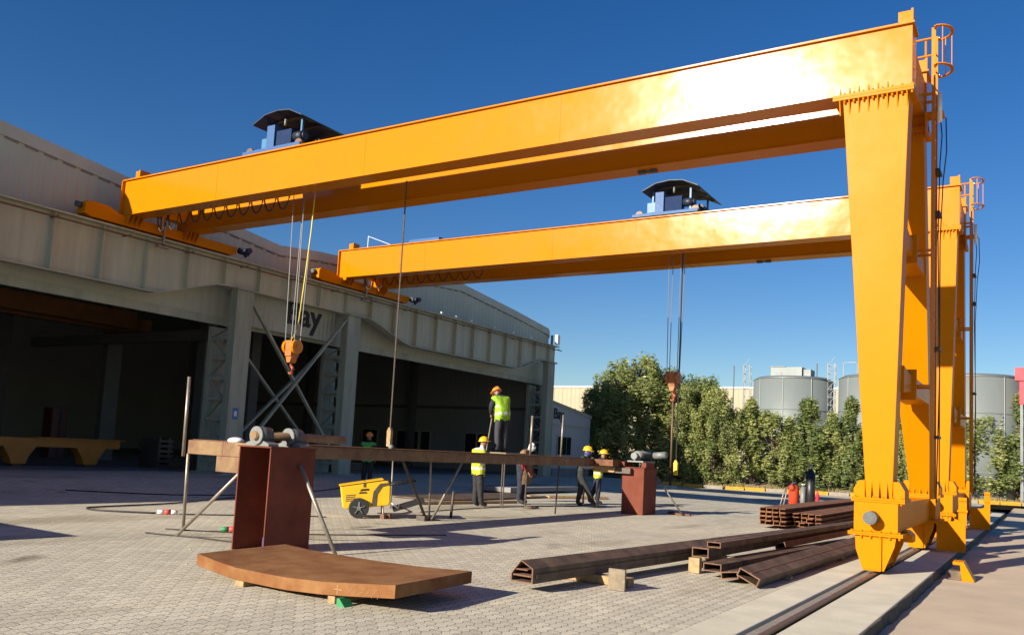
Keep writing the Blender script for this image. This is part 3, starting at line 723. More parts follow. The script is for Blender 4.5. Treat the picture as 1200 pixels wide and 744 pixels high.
# runway girder: fish-bellied plate girder with stiffeners
runway = None
def zbot(y):
    for c0, c1 in ((-30, 3.9), (4.6, 17.0), (22.9, 36.2)):
        if c0 <= y <= c1:
            d = min(y - c0, c1 - y)
            t = min(1, max(0, (d - 0.3) / 2.3))
            return 5.98 - 0.68 * (t * 0.75 + 0.25 * t * t * (3 - 2 * t))
    return 5.98
yy = [-30 + 0.35 * i for i in range(193)] + [37.3]
mb = MB(); fb = MB()
for a, b in zip(yy, yy[1:]):
    za, zb = zbot(a), zbot(b)
    mb.hexa([(-20.99, a, za), (-20.95, a, za), (-20.95, b, zb), (-20.99, b, zb), (-20.99, a, 6.75), (-20.95, a, 6.75), (-20.95, b, 6.75), (-20.99, b, 6.75)])
    xo = -20.79 if (za < 5.36 or a > 22) else -20.935
    fb.hexa([(-21.15, a, za - 0.03), (xo, a, za - 0.03), (xo, b, zb - 0.03), (-21.15, b, zb - 0.03), (-21.15, a, za), (xo, a, za), (xo, b, zb), (-21.15, b, zb)])
rw = mb.build('runway_girder', M['runway'], hall)
fb.build('lower_flange', M['runway'], rw)
MB().box(-21.25, -20.70, -30, 37.35, 6.75, 6.79).build('upper_flange', M['runway'], rw)
MB().prism([(-0.03, 0), (0.03, 0), (0.03, 0.06), (-0.03, 0.06)], lambda u, v, t: (-20.95 + u, t, 6.79 + v), -30, 37.3).build('runway_rail', M['rail'], rw)
y = 2.2
while y < 37.2:
    MB().box(-20.948, -20.80, y - 0.012, y + 0.012, zbot(y) + 0.001, 6.749).build('stiffener', M['runway'], rw); y += 1.32
cbm = MB().box(-20.64, -20.60, -10, 37.4, 6.56, 6.60)
y = 1.5
while y < 37.3:
    cbm.box(-20.949, -20.60, y - 0.02, y + 0.02, 6.60, 6.63); y += 1.98
cbm.build('conductor_bar', M['rail'], rw)
# joint between bays: dark gap plate above the columns
# columns with lacing
CT = M['column']
def column(y0, y1):
    c = MB().box(-21.13, -20.82, y0, y1, 0.3, 5.94).build('column', CT, hall)
    MB().box(-22.02, -21.86, y0, y1, 0.3, 4.79).build('rear_chord', CT, c)
    lc = MB().box(-21.50, -21.47, y0 + 0.04, y1 - 0.04, 0.68, 0.70); z = 0.7; s = 1
    while z < 4.7:
        z2 = min(z + 0.62, 4.75)
        for yf in (y0 + 0.04, y1 - 0.04):
            lc.bar((-21.86, yf, z if s > 0 else z2), (-21.13, yf, z2 if s > 0 else z), 0.09, 0.012)
            lc.box(-21.86, -21.13, yf - 0.008, yf + 0.008, z - 0.05, z + 0.05)
        z = z2; s = -s
    lc.build('lacing', CT, c)
    MB().box(-21.2, -20.72, y0 - 0.08, y1 + 0.08, 5.90, 5.949).build('cap_plate', CT, c)
    MB().box(-22.15, -20.7, y0 - 0.12, y1 + 0.12, 0.30, 0.34).build('base_plate', CT, c)
    return c
c1 = column(17.22, 17.85); column(22.12, 22.75); column(36.5, 37.15); column(4.0, 4.6)
MB().box(-20.818, -20.81, 17.4, 17.6, 1.95, 2.3).build('notice', M['sign_blue'], c1)
MB().box(-20.812, -20.806, 17.45, 17.55, 2.05, 2.2).build('notice_panel', M['white'], c1)
for xp in (-21.02, -21.92):
    for (a, b) in (((17.85, 5.75), (22.12, 0.9)), ((22.12, 5.75), (17.85, 0.9))):
        MB().bar((xp + (0.0 if a[0] < 20 else 0.09), a[0], a[1] if xp > -21.5 else 4.75), (xp + (0.0 if a[0] < 20 else 0.09), b[0], b[1]), 0.12, 0.07).build('cross_brace', CT, hall)
# inner frame columns
for y in (18.9, 20.9):
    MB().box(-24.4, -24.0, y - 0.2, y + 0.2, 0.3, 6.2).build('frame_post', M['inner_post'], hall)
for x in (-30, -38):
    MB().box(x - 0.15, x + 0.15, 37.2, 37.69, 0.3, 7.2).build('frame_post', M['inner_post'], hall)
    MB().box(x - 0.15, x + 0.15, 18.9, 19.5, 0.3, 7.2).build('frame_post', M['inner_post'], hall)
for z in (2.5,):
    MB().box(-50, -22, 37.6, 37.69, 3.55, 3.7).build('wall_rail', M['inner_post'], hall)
# downpipe and corner lamp
MB().cyl((-21.6, 38.1, 0.3), (-21.6, 38.1, 7.5), 0.07, n=12).build('downpipe', M['column'], hall)
MB().box(-20.78, -20.62, 36.95, 37.2, 6.85, 7.35).build('flood_lamp', M['white'], hall, bevel=0.02)
# little clip lamps along the runway top
lm = []
for y in (27.3, 28.3, 29.4, 31.2, 32.8, 34.4):
    MB().box(-20.70, -20.62, y - 0.05, y + 0.05, 6.80, 6.88).build('rail_clip', M['white'], rw)
def text(s, size, loc, rot, m_, parent, name, thick=0.01):
    cu = bpy.data.curves.new(name, 'FONT'); cu.body = s; cu.size = size; cu.extrude = thick; cu.offset = 0.022 * size
    to = bpy.data.objects.new(name, cu); COL.objects.link(to)
    dg = bpy.context.evaluated_depsgraph_get()
    me = bpy.data.meshes.new_from_object(to.evaluated_get(dg))
    bpy.data.objects.remove(to)
    o = bpy.data.objects.new(name, me); COL.objects.link(o); me.materials.clear(); me.materials.append(m_)
    top = parent
    while top.parent: top = top.parent
    o.parent = parent; o.location = Vector(loc) - Vector(top.location); o.rotation_euler = rot
    return o
text('Bay', 1.12, (FX + 0.364, 19.75, 5.30), (R(90), 0, R(90)), M['letter'], hall, 'lettering')

# equipment inside the hall
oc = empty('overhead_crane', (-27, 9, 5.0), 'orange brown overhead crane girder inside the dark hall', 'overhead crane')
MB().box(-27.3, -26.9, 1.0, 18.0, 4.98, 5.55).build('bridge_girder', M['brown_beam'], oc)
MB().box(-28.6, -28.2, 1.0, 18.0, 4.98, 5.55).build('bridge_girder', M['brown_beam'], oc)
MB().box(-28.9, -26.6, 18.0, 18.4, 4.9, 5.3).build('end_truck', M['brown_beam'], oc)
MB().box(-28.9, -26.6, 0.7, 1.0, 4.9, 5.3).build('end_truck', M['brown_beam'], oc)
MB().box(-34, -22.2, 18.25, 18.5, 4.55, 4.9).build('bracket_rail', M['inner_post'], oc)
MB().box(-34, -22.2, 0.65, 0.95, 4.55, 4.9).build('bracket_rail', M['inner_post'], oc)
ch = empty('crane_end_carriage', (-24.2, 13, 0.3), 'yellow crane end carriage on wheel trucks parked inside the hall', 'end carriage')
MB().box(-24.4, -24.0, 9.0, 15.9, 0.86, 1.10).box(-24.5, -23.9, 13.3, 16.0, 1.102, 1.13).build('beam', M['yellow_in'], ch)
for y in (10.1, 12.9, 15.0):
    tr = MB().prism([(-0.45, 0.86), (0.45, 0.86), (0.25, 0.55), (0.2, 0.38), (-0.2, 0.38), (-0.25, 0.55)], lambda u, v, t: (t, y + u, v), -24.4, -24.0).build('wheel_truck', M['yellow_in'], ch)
    MB().cyl((-24.3, y, 0.42), (-24.1, y, 0.42), 0.12, n=16).build('wheel', M['rail'], tr)
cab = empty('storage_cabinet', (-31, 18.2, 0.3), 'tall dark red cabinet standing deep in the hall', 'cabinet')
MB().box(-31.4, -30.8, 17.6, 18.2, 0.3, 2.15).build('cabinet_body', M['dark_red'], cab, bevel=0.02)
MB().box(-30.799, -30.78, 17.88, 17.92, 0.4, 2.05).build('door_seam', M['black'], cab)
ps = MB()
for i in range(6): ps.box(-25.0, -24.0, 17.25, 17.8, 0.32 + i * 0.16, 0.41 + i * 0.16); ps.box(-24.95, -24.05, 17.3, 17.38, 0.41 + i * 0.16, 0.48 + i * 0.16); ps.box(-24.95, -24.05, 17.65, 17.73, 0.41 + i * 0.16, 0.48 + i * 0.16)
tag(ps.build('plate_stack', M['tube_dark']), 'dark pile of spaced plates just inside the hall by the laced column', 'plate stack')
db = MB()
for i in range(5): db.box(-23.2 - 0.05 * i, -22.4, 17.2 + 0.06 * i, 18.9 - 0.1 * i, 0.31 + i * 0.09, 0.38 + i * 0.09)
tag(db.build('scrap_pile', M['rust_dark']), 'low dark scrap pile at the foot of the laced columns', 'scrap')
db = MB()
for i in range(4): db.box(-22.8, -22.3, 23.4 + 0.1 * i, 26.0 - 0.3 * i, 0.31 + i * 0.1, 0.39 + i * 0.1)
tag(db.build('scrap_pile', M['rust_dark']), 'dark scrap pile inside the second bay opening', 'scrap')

# annex beside the hall
ax = empty('annex_building', (-21.0, 40, 0.3), 'small grey annex with a sloping parapet between the hall and the trees', 'building')
mb = MB().prism([(37.5, 0.3), (41.7, 0.3), (41.7, 3.52), (37.5, 4.02)], lambda u, v, t: (t, u, v), -21.74, -21.0).box(-30, -21.741, 38.05, 41.7, 0.3, 3.5); mb.build('wall', M['annex'], ax)
MB().prism([(37.45, 3.92), (41.75, 3.40), (41.75, 3.58), (37.45, 4.08)], lambda u, v, t: (t, u, v), -21.74, -20.95).build('parapet', M['hall'], ax)
MB().box(-20.998, -20.95, 37.55, 41.6, 2.86, 2.92).build('band', M['hall'], ax)
w = MB().box(-20.998, -20.94, 38.0, 39.5, 1.35, 2.35).build('window', M['hall'], ax)
MB().box(-20.938, -20.93, 38.06, 38.44, 1.40, 2.30).box(-20.938, -20.93, 38.5, 38.95, 1.40, 2.30).box(-20.938, -20.93, 39.0, 39.45, 1.40, 2.30).build('pane', M['glass'], w)
text('Bay', 0.75, (-20.985, 37.55, 3.2), (R(90), 0, R(90)), M['letter'], ax, 'lettering', 0.012)
MB().box(-20.998, -20.92, 37.6, 41.6, 0.3, 0.7).build('plinth', M['hall_floor'], ax)

# ------------------------------------------------------------------ far background
wh = empty('warehouse', (-35, 72, 0), 'long cream ribbed warehouse rising behind the trees', 'warehouse')
MB().box(-62, -11.0, 70, 95, 0, 7.6).build('wall', M['cream'], wh)
MB().box(-62.2, -10.8, 69.9, 95.2, 7.6, 7.75).build('roof_edge', M['white'], wh)
def silo(cx, y, r, ztop, label, box):
    s = empty('storage_silo', (cx, y, 0), label, 'silo', 'galvanised silos behind the trees')
    MB().cyl((cx, y, -0.3), (cx, y, ztop), r, n=64).build('shell', M['silo'], s)
    MB().cyl((cx, y, ztop), (cx, y, ztop + 0.18), r + 0.03, r * 0.9, n=64).build('roof', M['silo_dark'], s)
    bd = MB()
    for z in (1.6, 3.2, 4.9): bd.cyl((cx, y, z), (cx, y, z + 0.05), r + 0.025, n=64)
    for k in range(9):
        a = R(-170 + k * 40); bd.box(cx + (r + .02) * math.cos(a) - .02, cx + (r + .02) * math.cos(a) + .02, y + (r + .02) * math.sin(a) - .02, y + (r + .02) * math.sin(a) + .02, 0, ztop)
    bd.build('seam_band', M['silo'], s)
    tx = cx - r - 0.35; ty = y - 0.6
    lt = MB()
    for dx in (-0.2, 0.2):
        for dy in (-0.2, 0.2): lt.box(tx + dx - 0.022, tx + dx + 0.022, ty + dy - 0.022, ty + dy + 0.022, 0, ztop + 1.0)
    z = 0.3
    while z < ztop + 1.0:
        lt.box(tx - 0.2, tx + 0.2, ty - 0.22, ty - 0.18, z, z + 0.025); lt.box(tx - 0.22, tx - 0.18, ty - 0.2, ty + 0.2, z, z + 0.05)
        lt.bar((tx - 0.2, ty - 0.2, z), (tx + 0.2, ty - 0.2, z + 0.5), 0.022, 0.022); z += 0.5
    lt.cyl((tx - 0.9, ty, 0), (tx - 0.9, ty, ztop + 1.0), 0.04, n=8)
    lt.build('access_tower', M['silo_dark'], s)
    if box:
        MB().box(cx - 1.2, cx + 0.75, y - 0.9, y + 0.6, ztop + 0.15, ztop + 0.85).build('head_house', M['silo'], s)
        MB().box(cx + 0.76, cx + 1.25, y - 0.7, y + 0.4, ztop + 0.17, ztop + 0.72).box(cx - 0.95, cx - 0.5, y - 0.93, y - 0.90, ztop + 0.2, ztop + 0.5).build('head_fan', M['silo_dark'], s)
        MB().box(cx - 1.25, cx - 0.3, y - 0.95, y + 0.6, ztop + 0.86, ztop + 0.9).build('head_roof', M['silo_dark'], s)
    else:
        hr = MB()
        for dx in (-2.0, -1.2, -0.4): hr.box(cx + dx - .02, cx + dx + .02, y - 1.2, y - 1.16, ztop + .1, ztop + 1.0)
        hr.box(cx - 2.0, cx - 0.4, y - 1.2, y - 1.16, ztop + .96, ztop + 1.0)
        hr.build('hand_rail', M['silo_dark'], s)
    return s
silo(-13.75, 56, 2.45, 6.85, 'grey silo with a boxy head house on its roof', True)
silo(-8.45, 56, 2.45, 6.95, 'grey silo partly hidden by the front leg of the nearer crane', False)
silo(-3.45, 56, 2.45, 6.95, 'grey silo beside the red steel tower, behind the farthest crane leg', False)
rt = empty('red_tower', (-0.4, 54, 0), 'red steel tower showing above the trees beside a silo', 'tower')
MB().box(-1.15, 0.6, 53.5, 54.5, 5.4, 7.1).build('hopper', M['red'], rt, bevel=0.03)
MB().box(-1.35, -0.9, 53.4, 53.9, 6.7, 7.4).build('cap', M['red'], rt)
lg = []
for dx in (-1.05, 0.45):
    for dy in (53.6, 54.35): MB().box(dx - .07, dx + .07, dy - .07, dy + .07, 0, 5.4).build('leg', M['silo_dark'], rt)
MB().bar((-1.05, 53.6, 0.6), (0.45, 53.6, 5.2), 0.08, 0.08).build('brace', M['silo_dark'], rt)
sc = MB().box(-11.0, -10.2, 62, 63, 4.2, 6.6).box(-11.2, -10.0, 61.8, 63.1, 6.6, 6.75).box(-11.0, -10.9, 62, 62.1, 0, 4.2).box(-10.3, -10.2, 62, 62.1, 0, 4.2)
tag(sc.build('plant_shed', M['cream']), 'small cream plant shed raised between two silos', 'shed')

# trees -------------------------------------------------------------
def crown_mesh(seed, h, w, n, dark, style):
    """leaf-sized faces gathered in clumps on many short limbs"""
    rg = random.Random(seed); mb = MB()
    clumps = []
    nc = 130 if style == 'tall' else 105
    for i in range(nc):
        t = rg.random() ** 0.85
        z = 0.05 + t * 0.93
        prof = (math.sin(math.pi * min(1, z * 0.62 + 0.24)) ** 0.8) if style == 'tall' else (1.0 - 0.88 * z) * 1.0 + 0.08
        a = rg.uniform(0, 6.283); rr = prof * w * 0.5 * math.sqrt(rg.uniform(0.08, 1)) * rg.uniform(0.8, 1.18)
        clumps.append((math.cos(a) * rr, math.sin(a) * rr, z * h, rg.uniform(0.14, 0.36) * (w / 3.2)))
    for i in range(16):
        a = rg.uniform(0, 6.283); rr = rg.uniform(0.02, 0.28 if style == 'tall' else 0.12) * w
        clumps.append((math.cos(a) * rr, math.sin(a) * rr, h * rg.uniform(0.86, 1.03) * (1 - 0.25 * rr / w), 0.12 * w / 3))
    tot = sum(c[3] ** 2 for c in clumps)
    for (cx, cy_, cz, cr) in clumps:
        k = int(n * cr ** 2 / tot)
        for j in range(k):
            d = Vector((rg.gauss(0, 1), rg.gauss(0, 1), rg.gauss(0, 1))).normalized() * cr * rg.uniform(0.35, 1.05)
            p = Vector((cx, cy_, cz)) + Vector((d.x, d.y, d.z * 1.9))
            s = rg.uniform(0.035, 0.07)
            ax = Vector((rg.gauss(0, 1), rg.gauss(0, 1), rg.gauss(0.7, 0.8))).normalized()
            u, v = frame_of(ax)
            l = s * rg.uniform(1.1, 1.9)
            mb.face([p - u * l, p + v * s * 0.6 - u * 0.1 * l, p + u * l, p - v * s * 0.6])
    return mb, clumps
def make_tree(seed, h, w, n, dark, style):
    root = empty('tree', (0, 0, 0), '', 'tree', 'trees along the planted bed')
    mb, clumps = crown_mesh(seed, h, w, n, dark, style)
    cr = mb.build('crown', M['leaf_dark'] if dark else M['leaf'], root, recalc=False)
    t = MB(); rg = random.Random(seed + 1)
    t.tube([(0, 0, -0.15), (0.03, 0.02, h * 0.3), (-0.04, 0.03, h * 0.6), (0.02, 0, h * 0.92)], [0.13, 0.1, 0.065, 0.02], n=8)
    for (x, y, z, r) in clumps[::3]:
        z0 = max(0.15, z - 0.35 * math.hypot(x, y) - 0.5)
        t.tube([(0, 0, z0), (x * .55, y * .55, z0 + (z - z0) * .5), (x, y, z)], [0.035, 0.022, 0.008], n=5)
    t.build('trunk', M['bark'], root)
    return root
protos = [make_tree(11, 6.0, 3.7, 15000, False, 'tall'), make_tree(12, 6.0, 3.5, 14000, True, 'tall'),
          make_tree(13, 4.6, 2.5, 8200, False, 'cone'), make_tree(14, 4.6, 2.5, 9500, True, 'cone'), make_tree(15, 4.6, 2.2, 5200, False, 'tall')]
base_h = [6.0, 6.0, 4.6, 4.6, 4.6]
TREES = [  # x, y, top height, kind, width factor, label
 (-21.70, 43.9, 4.75, 1, 1.0, 'dark leafy tree standing next to the annex wall'),
 (-20.60, 44.3, 5.98, 0, 1.0, 'broad leafy tree second from the annex, before the tallest one'),
 (-19.60, 44.9, 6.74, 0, 1.12, 'tallest leafy tree, well above the welders behind the steel deck'),
 (-18.40, 46.6, 5.70, 1, 0.9, 'dark green tree just behind the tallest tree'),
 (-17.45, 45.9, 5.32, 0, 0.9, 'leafy tree directly behind the rusty orange hook'),
 (-16.60, 46.9, 5.94, 1, 0.95, 'dark tall tree beside the rusty orange hook'),
 (-15.70, 46.6, 5.42, 0, 0.85, 'tall pale green tree where the tall group steps down'),
 (-14.90, 47.6, 4.40, 4, 1.1, 'thin pale tree in front of the cream warehouse end'),
 (-14.00, 47.9, 5.00, 2, 1.0, 'pointed tree in front of the silo access tower'),
 (-13.05, 48.5, 4.30, 4, 1.1, 'thin tree in front of the silo with the head house'),
 (-12.15, 48.9, 4.05, 2, 1.0, 'low pointed tree in front of the same silo shell'),
 (-11.15, 49.4, 4.95, 3, 1.15, 'dense dark pointed tree by the edge of the first silo'),
 (-10.10, 50.0, 4.45, 2, 0.9, 'slim tree behind the red and black gas cylinders'),
 (-9.15, 50.6, 5.10, 3, 1.0, 'dark tree close beside the front crane leg'),
 (-8.10, 51.2, 4.70, 2, 1.0, 'pointed tree hidden behind the front crane leg'),
 (-6.50, 52.0, 4.30, 2, 1.0, 'tree seen in the gap between the two legs of the nearer crane'),
 (-5.30, 52.7, 4.80, 3, 1.0, 'tree behind the rear leg of the nearer crane'),
 (-4.20, 53.2, 4.90, 2, 1.0, 'tree behind the legs of the farther crane'),
 (-2.95, 53.9, 4.75, 4, 1.15, 'thin tree in front of the last silo, nearest the crane ladder'),
 (-2.10, 54.4, 4.30, 2, 0.95, 'low tree in front of the middle of the last silo'),
 (-1.25, 54.8, 5.70, 3, 1.05, 'dark pointed tree beneath the red tower'),
 (-0.20, 55.3, 5.40, 2, 1.0, 'tree past the red tower at the end of the row'),
 (-22.4, 46.5, 5.32, 0, 1.0, 'leafy tree behind the annex roof end'),
 (-19.1, 47.6, 6.27, 1, 1.05, 'dark tree tucked behind the tallest tree'),
 (-17.0, 48.8, 5.61, 1, 1.0, 'dark tree in the second row between the two tall groups'),
 (-7.3, 53.2, 4.60, 3, 1.2, 'dark tree in the second row behind the crane sill'),
 (-3.6, 55.8, 4.60, 3, 1.2, 'dark tree in the second row before the last silo'),
]
used = set()
rt_ = random.Random(5)
for (x, y, ht, k, wf, lab) in TREES:
    p = protos[k]
    t = p if k not in used else dup(p)
    used.add(k)
    s = ht / base_h[k]
    t.location = (x, y, gz(x) + 0.05); t.rotation_euler = (0, 0, rt_.uniform(0, 6.28)); t.scale = (s * wf, s * wf, s)
    t['label'] = lab

# background post
po = empty('steel_post', (-16.05, 41.1, 0), 'slender brown steel post on a concrete foot before the trees', 'post')
MB().cyl((-16.05, 41.1, 0.12), (-16.05, 41.1, 4.9), 0.055, n=10).build('pole', M['rail'], po)
MB().box(-16.3, -15.8, 40.85, 41.35, 0.0, 0.13).build('footing', M['concrete'], po, bevel=0.02)

# ------------------------------------------------------------------ fabrication jig in the yard
jig = empty('steel_deck', (-10.2, 14, 1.14), 'long brown steel deck frame carried on props across the yard', 'steel frame')
db = MB().box(-10.62, -9.86, 8.12, 19.6, 1.16, 1.36)
db.build('long_box', M['deck'], jig, bevel=0.008)
MB().box(-10.66, -9.82, 8.2, 19.6, 1.362, 1.374).build('deck_plate', M['rust'], jig)
MB().box(-9.858, -8.70, 8.12, 8.72, 1.16, 1.36).build('cross_arm', M['deck'], jig, bevel=0.008)
MB().box(-9.95, -9.30, 8.10, 8.5, 0.94, 1.158).build('hanging_box', M['deck'], jig, bevel=0.006)
MB().box(-9.855, -9.33, 19.9, 20.4, 1.20, 1.36).box(-10.3, -9.86, 19.602, 20.4, 1.2, 1.36).build('cross_arm', M['rust'], jig, bevel=0.006)
MB().box(-10.05, -9.42, 20.2, 20.52, 1.03, 1.196).build('cross_pipe', M['timber'], jig, bevel=0.03)
MB().box(-9.42, -9.0, 20.25, 20.5, 1.03, 1.17).build('cross_link', M['tube_dark'], jig)
for (x, y) in ((-9.6, 8.16), (-9.35, 8.2)):
    pass
o = MB().sphere((-9.75, 8.25, 1.385), 0.14, 0.1, 0.05).build('rag', M['whitecloth']); tag(o, 'pale rag lying on the near end of the steel deck', 'rag')
o = MB().sphere((-9.25, 8.4, 1.38), 0.075, 0.075, 0.06).cyl((-9.25, 8.4, 1.40), (-9.12, 8.42, 1.45), 0.015).build('hand_grinder', M['bearing']); tag(o, 'small grey hand grinder on the near end of the steel deck', 'tool')
o = MB().sphere((-9.95, 11.9, 1.40), 0.05, 0.05, 0.05).build('welding_clamp', M['bearing']); tag(o, 'small grey clamp lying on the deck near the pendant', 'clamp')

def prop(a, b, label, r=0.024, m_='tube', group='tube props under the deck'):
    o = MB().cyl(a, b, r, n=10).build('steel_prop', M[m_])
    tag(o, label, 'prop', group); return o
prop((-10.68, 8.10, 1.12), (-10.66, 8.07, 2.28), 'upright tube post rising from the near end of the deck', 0.024)
prop((-10.95, 8.42, 0.0), (-10.62, 8.14, 1.16), 'steep tube leg under the near end of the deck')
prop((-10.43, 7.91, 0.0), (-8.93, 7.72, 1.02), 'sloping tube prop leaning on the nearer red pedestal from the shed side')
prop((-7.72, 8.28, 0.0), (-8.29, 8.10, 1.12), 'sloping tube prop leaning on the sunlit side of the nearer red pedestal', 0.026)
prop((-10.35, 13.60, 0.0), (-9.9, 12.2, 1.16), 'slanting strut of the vee, nearer the yellow trolley', 0.028, 'tube_dark')
prop((-10.35, 13.68, 0.0), (-9.95, 13.1, 1.16), 'upright tube in the middle of the vee struts', 0.02)
prop((-10.35, 13.76, 0.0), (-9.9, 14.05, 1.16), 'slanting strut of the vee, nearer the worker in a yellow vest', 0.026, 'tube')
prop((-10.5, 14.62, 0.0), (-10.45, 14.6, 0.55), 'short stub post standing behind the vee struts', 0.03, 'tube_dark')
prop((-12.62, 15.22, 0.0), (-12.6, 15.16, 1.1), 'thin upright tube standing behind the yellow trolley handles', 0.016)
prop((-10.0, 18.2, 0.0), (-9.95, 18.2, 1.16), 'thin dark prop under the far half of the deck', 0.018, 'tube_dark')
prop((-10.6, 17.9, 1.374), (-10.58, 17.88, 2.33), 'pale tube post on the deck beside the standing worker', 0.028)
prop((-10.6, 19.45, 1.374), (-10.58, 19.45, 2.45), 'pale tube post on the deck in front of the annex window', 0.024)
prop((-11.5, 22.6, 0.0), (-11.5, 22.6, 0.75), 'short yellow wooden stake behind the masked worker', 0.03, 'timber')
o = MB().box(-10.5, -10.2, 13.55, 13.85, 0.0, 0.02).box(-10.45, -10.25, 13.4, 13.5, 0.0, 0.1).build('base_plate', M['tube_dark']); tag(o, 'small dark plate under the foot of the vee struts', 'plate')

def pedestal(x0, x1, y0, y1, z1, label, open_front):
    p = empty('steel_pedestal', ((x0 + x1) / 2, (y0 + y1) / 2, 0), label, 'pedestal', 'red oxide pedestals')
    t = 0.018
    if open_front:
        MB().box(x0, x0 + t, y0, y1, 0, z1 - t).build('side_plate', M['primer'], p)
        MB().box(x1 - t, x1, y0, y1, 0, z1 - t).build('side_plate', M['primer'], p)
        MB().box(x0 + t, x1 - t, y1 - t, y1, 0, z1 - t).build('back_plate', M['primer'], p)
    else:
        MB().box(x0, x1, y0, y1, 0, z1 - t).build('box_body', M['primer'], p, bevel=0.004)
    MB().box(x0 - 0.02, x1 + 0.02, y0 - 0.02, y1 + 0.02, z1 - t + 0.001, z1).build('cap_plate', M['primer'], p)
    return p
pedestal(-8.90, -8.31, 7.6, 8.38, 1.34, 'open fronted dark red pedestal beside the rusty plate', True)
pedestal(-9.28, -8.68, 20.4, 21.25, 1.20, 'salmon red box pedestal at the far end of the deck', False)
tag(MB().box(-9.34, -9.22, 20.37, 20.9, 1.21, 1.33).box(-8.74, -8.62, 20.37, 20.9, 1.21, 1.33).build('side_cheek', M['primer']), 'pair of red bearing cheeks on the far pedestal', 'bracket')
# roller shaft on the near pedestal
rs = empty('roller_shaft', (-8.6, 7.9, 1.34), 'rusty roller shaft in two grey plummer blocks on the nearer red pedestal', 'roller shaft')
MB().cyl((-8.55, 7.50, 1.475), (-8.55, 9.15, 1.475), 0.055, n=20).build('shaft', M['deck'], rs)
for y in (7.62, 8.16):
    b = MB().cyl((-8.55, y - 0.05, 1.475), (-8.55, y + 0.13, 1.475), 0.112, n=28).build('bearing_housing', M['bearing_dark'], rs)
    MB().cyl((-8.55, y - 0.075, 1.475), (-8.55, y - 0.051, 1.475), 0.117, n=28).build('cover', M['bearing'], b)
    MB().cyl((-8.55, y - 0.11, 1.475), (-8.55, y - 0.076, 1.475), 0.04, n=16).build('shaft_nut', M['steel'], b)
    MB().prism([(-0.21, 0), (0.21, 0), (0.21, 0.03), (0.10, 0.07), (-0.10, 0.07), (-0.21, 0.03)], lambda u, v, t: (-8.55 + u, t, 1.343 + v), y - 0.045, y + 0.125).build('block_foot', M['bearing'], b)
# gear motor on the far pedestal
gm = empty('gear_motor', (-8.95, 20.9, 1.16), 'pale grey geared motor on the far red pedestal', 'motor')
MB().cyl((-8.98, 20.55, 1.49), (-8.98, 21.35, 1.52), 0.12, n=20).build('motor_body', M['bearing'], gm)
fn = MB()
for i in range(9): fn.cyl((-8.98, 20.62 + i * 0.08, 1.49), (-8.98, 20.64 + i * 0.08, 1.49), 0.14, n=20)
fn.build('cooling_fin', M['bearing_dark'], gm)
MB().cyl((-8.98, 20.4, 1.49), (-8.98, 20.54, 1.49), 0.085, n=16).build('end_bell', M['bearing'], gm)
MB().box(-9.2, -8.76, 20.5, 21.3, 1.332, 1.37).build('base_frame', M['bearing'], gm)
MB().cyl((-8.8, 21.3, 1.52), (-8.45, 21.3, 1.56), 0.09, n=18).build('gearbox', M['bearing'], gm)
prop((-8.05, 21.6, 0.0), (-8.64, 21.2, 0.95), 'pale sloping tube propping the far red pedestal', 0.022)
o = MB().cyl((-8.42, 7.72, 0.0), (-8.42, 7.72, 0.18), 0.035, n=14).cyl((-8.42, 7.72, 0.18), (-8.42, 7.72, 0.23), 0.035, 0.015, n=14).build('water_bottle', M['mask_blue'])
tag(o, 'small blue bottle standing inside the open red pedestal', 'bottle')

bx = empty('shadow_box', (-12.8, 3.2, 0), 'unseen red steel box added to cast a shadow tip on the paving', 'steel box')
MB().box(-14.2, -11.85, 2.3, 4.2, 0.0, 1.0).build('box_body', M['primer'], bx, bevel=0.01)  # unseen box, added so that its shadow falls across the yard's left edge
MB().box(-14.25, -11.8, 2.25, 4.25, 1.002, 1.02).build('box_lid', M['primer'], bx)

# curved plate on timbers
pl = MB()
NE = [(-7.29, .25), (-6.98, .205), (-6.70, .175), (-6.04, .165), (-5.55, .185), (-5.25, .21), (-4.70, .262)]
FE = [(-7.41, .25), (-7.1, .232), (-6.82, .222), (-6.05, .215), (-5.55, .22), (-5.2, .232), (-4.80, .252)]
def interp(tab, x):
    for (x0, z0), (x1, z1) in zip(tab, tab[1:]):
        if x <= x1 + 1e-6: return z0 + (z1 - z0) * (x - x0) / (x1 - x0)
    return tab[-1][1]
n = 18
def pt(t, q, dz):
    xn = -7.29 + 2.59 * t; xf = -7.41 + 2.61 * t
    return (xn + (xf - xn) * q, 5.8 + 1.3 * q, interp(NE, xn) * (1 - q) + interp(FE, xf) * q + dz)
for i in range(n):
    ta, tb = i / n, (i + 1) / n
    pl.hexa([pt(ta, 0, -0.115), pt(tb, 0, -0.115), pt(tb, 1, -0.115), pt(ta, 1, -0.115), pt(ta, 0, 0), pt(tb, 0, 0), pt(tb, 1, 0), pt(ta, 1, 0)])
pl2 = pl
bmesh.ops.remove_doubles(pl2.bm, verts=pl2.bm.verts, dist=1e-5)
inner = [f_ for f_ in pl2.bm.faces if all(len(e.link_faces) > 2 for e in f_.edges)]
bmesh.ops.delete(pl2.bm, geom=inner, context='FACES_ONLY')
plate = pl.build('steel_plate', M['rust_plate'], bevel=0.005)
tag(plate, 'thick curved rusty plate resting on timber blocks in the sunlight', 'steel plate')
chalk = MB()
chalk.box(-5.36, -5.353, 5.797, 5.7995, 0.10, 0.185).box(-5.40, -5.30, 5.797, 5.7995, 0.14, 0.145)
for k in range(16):
    a_ = -5.22 + k * 0.022; chalk.bar((a_, 5.798, 0.12 + 0.03 * (k % 3)), (a_ + 0.02, 5.798, 0.155 + 0.02 * ((k * 7) % 3)), 0.004, 0.002)
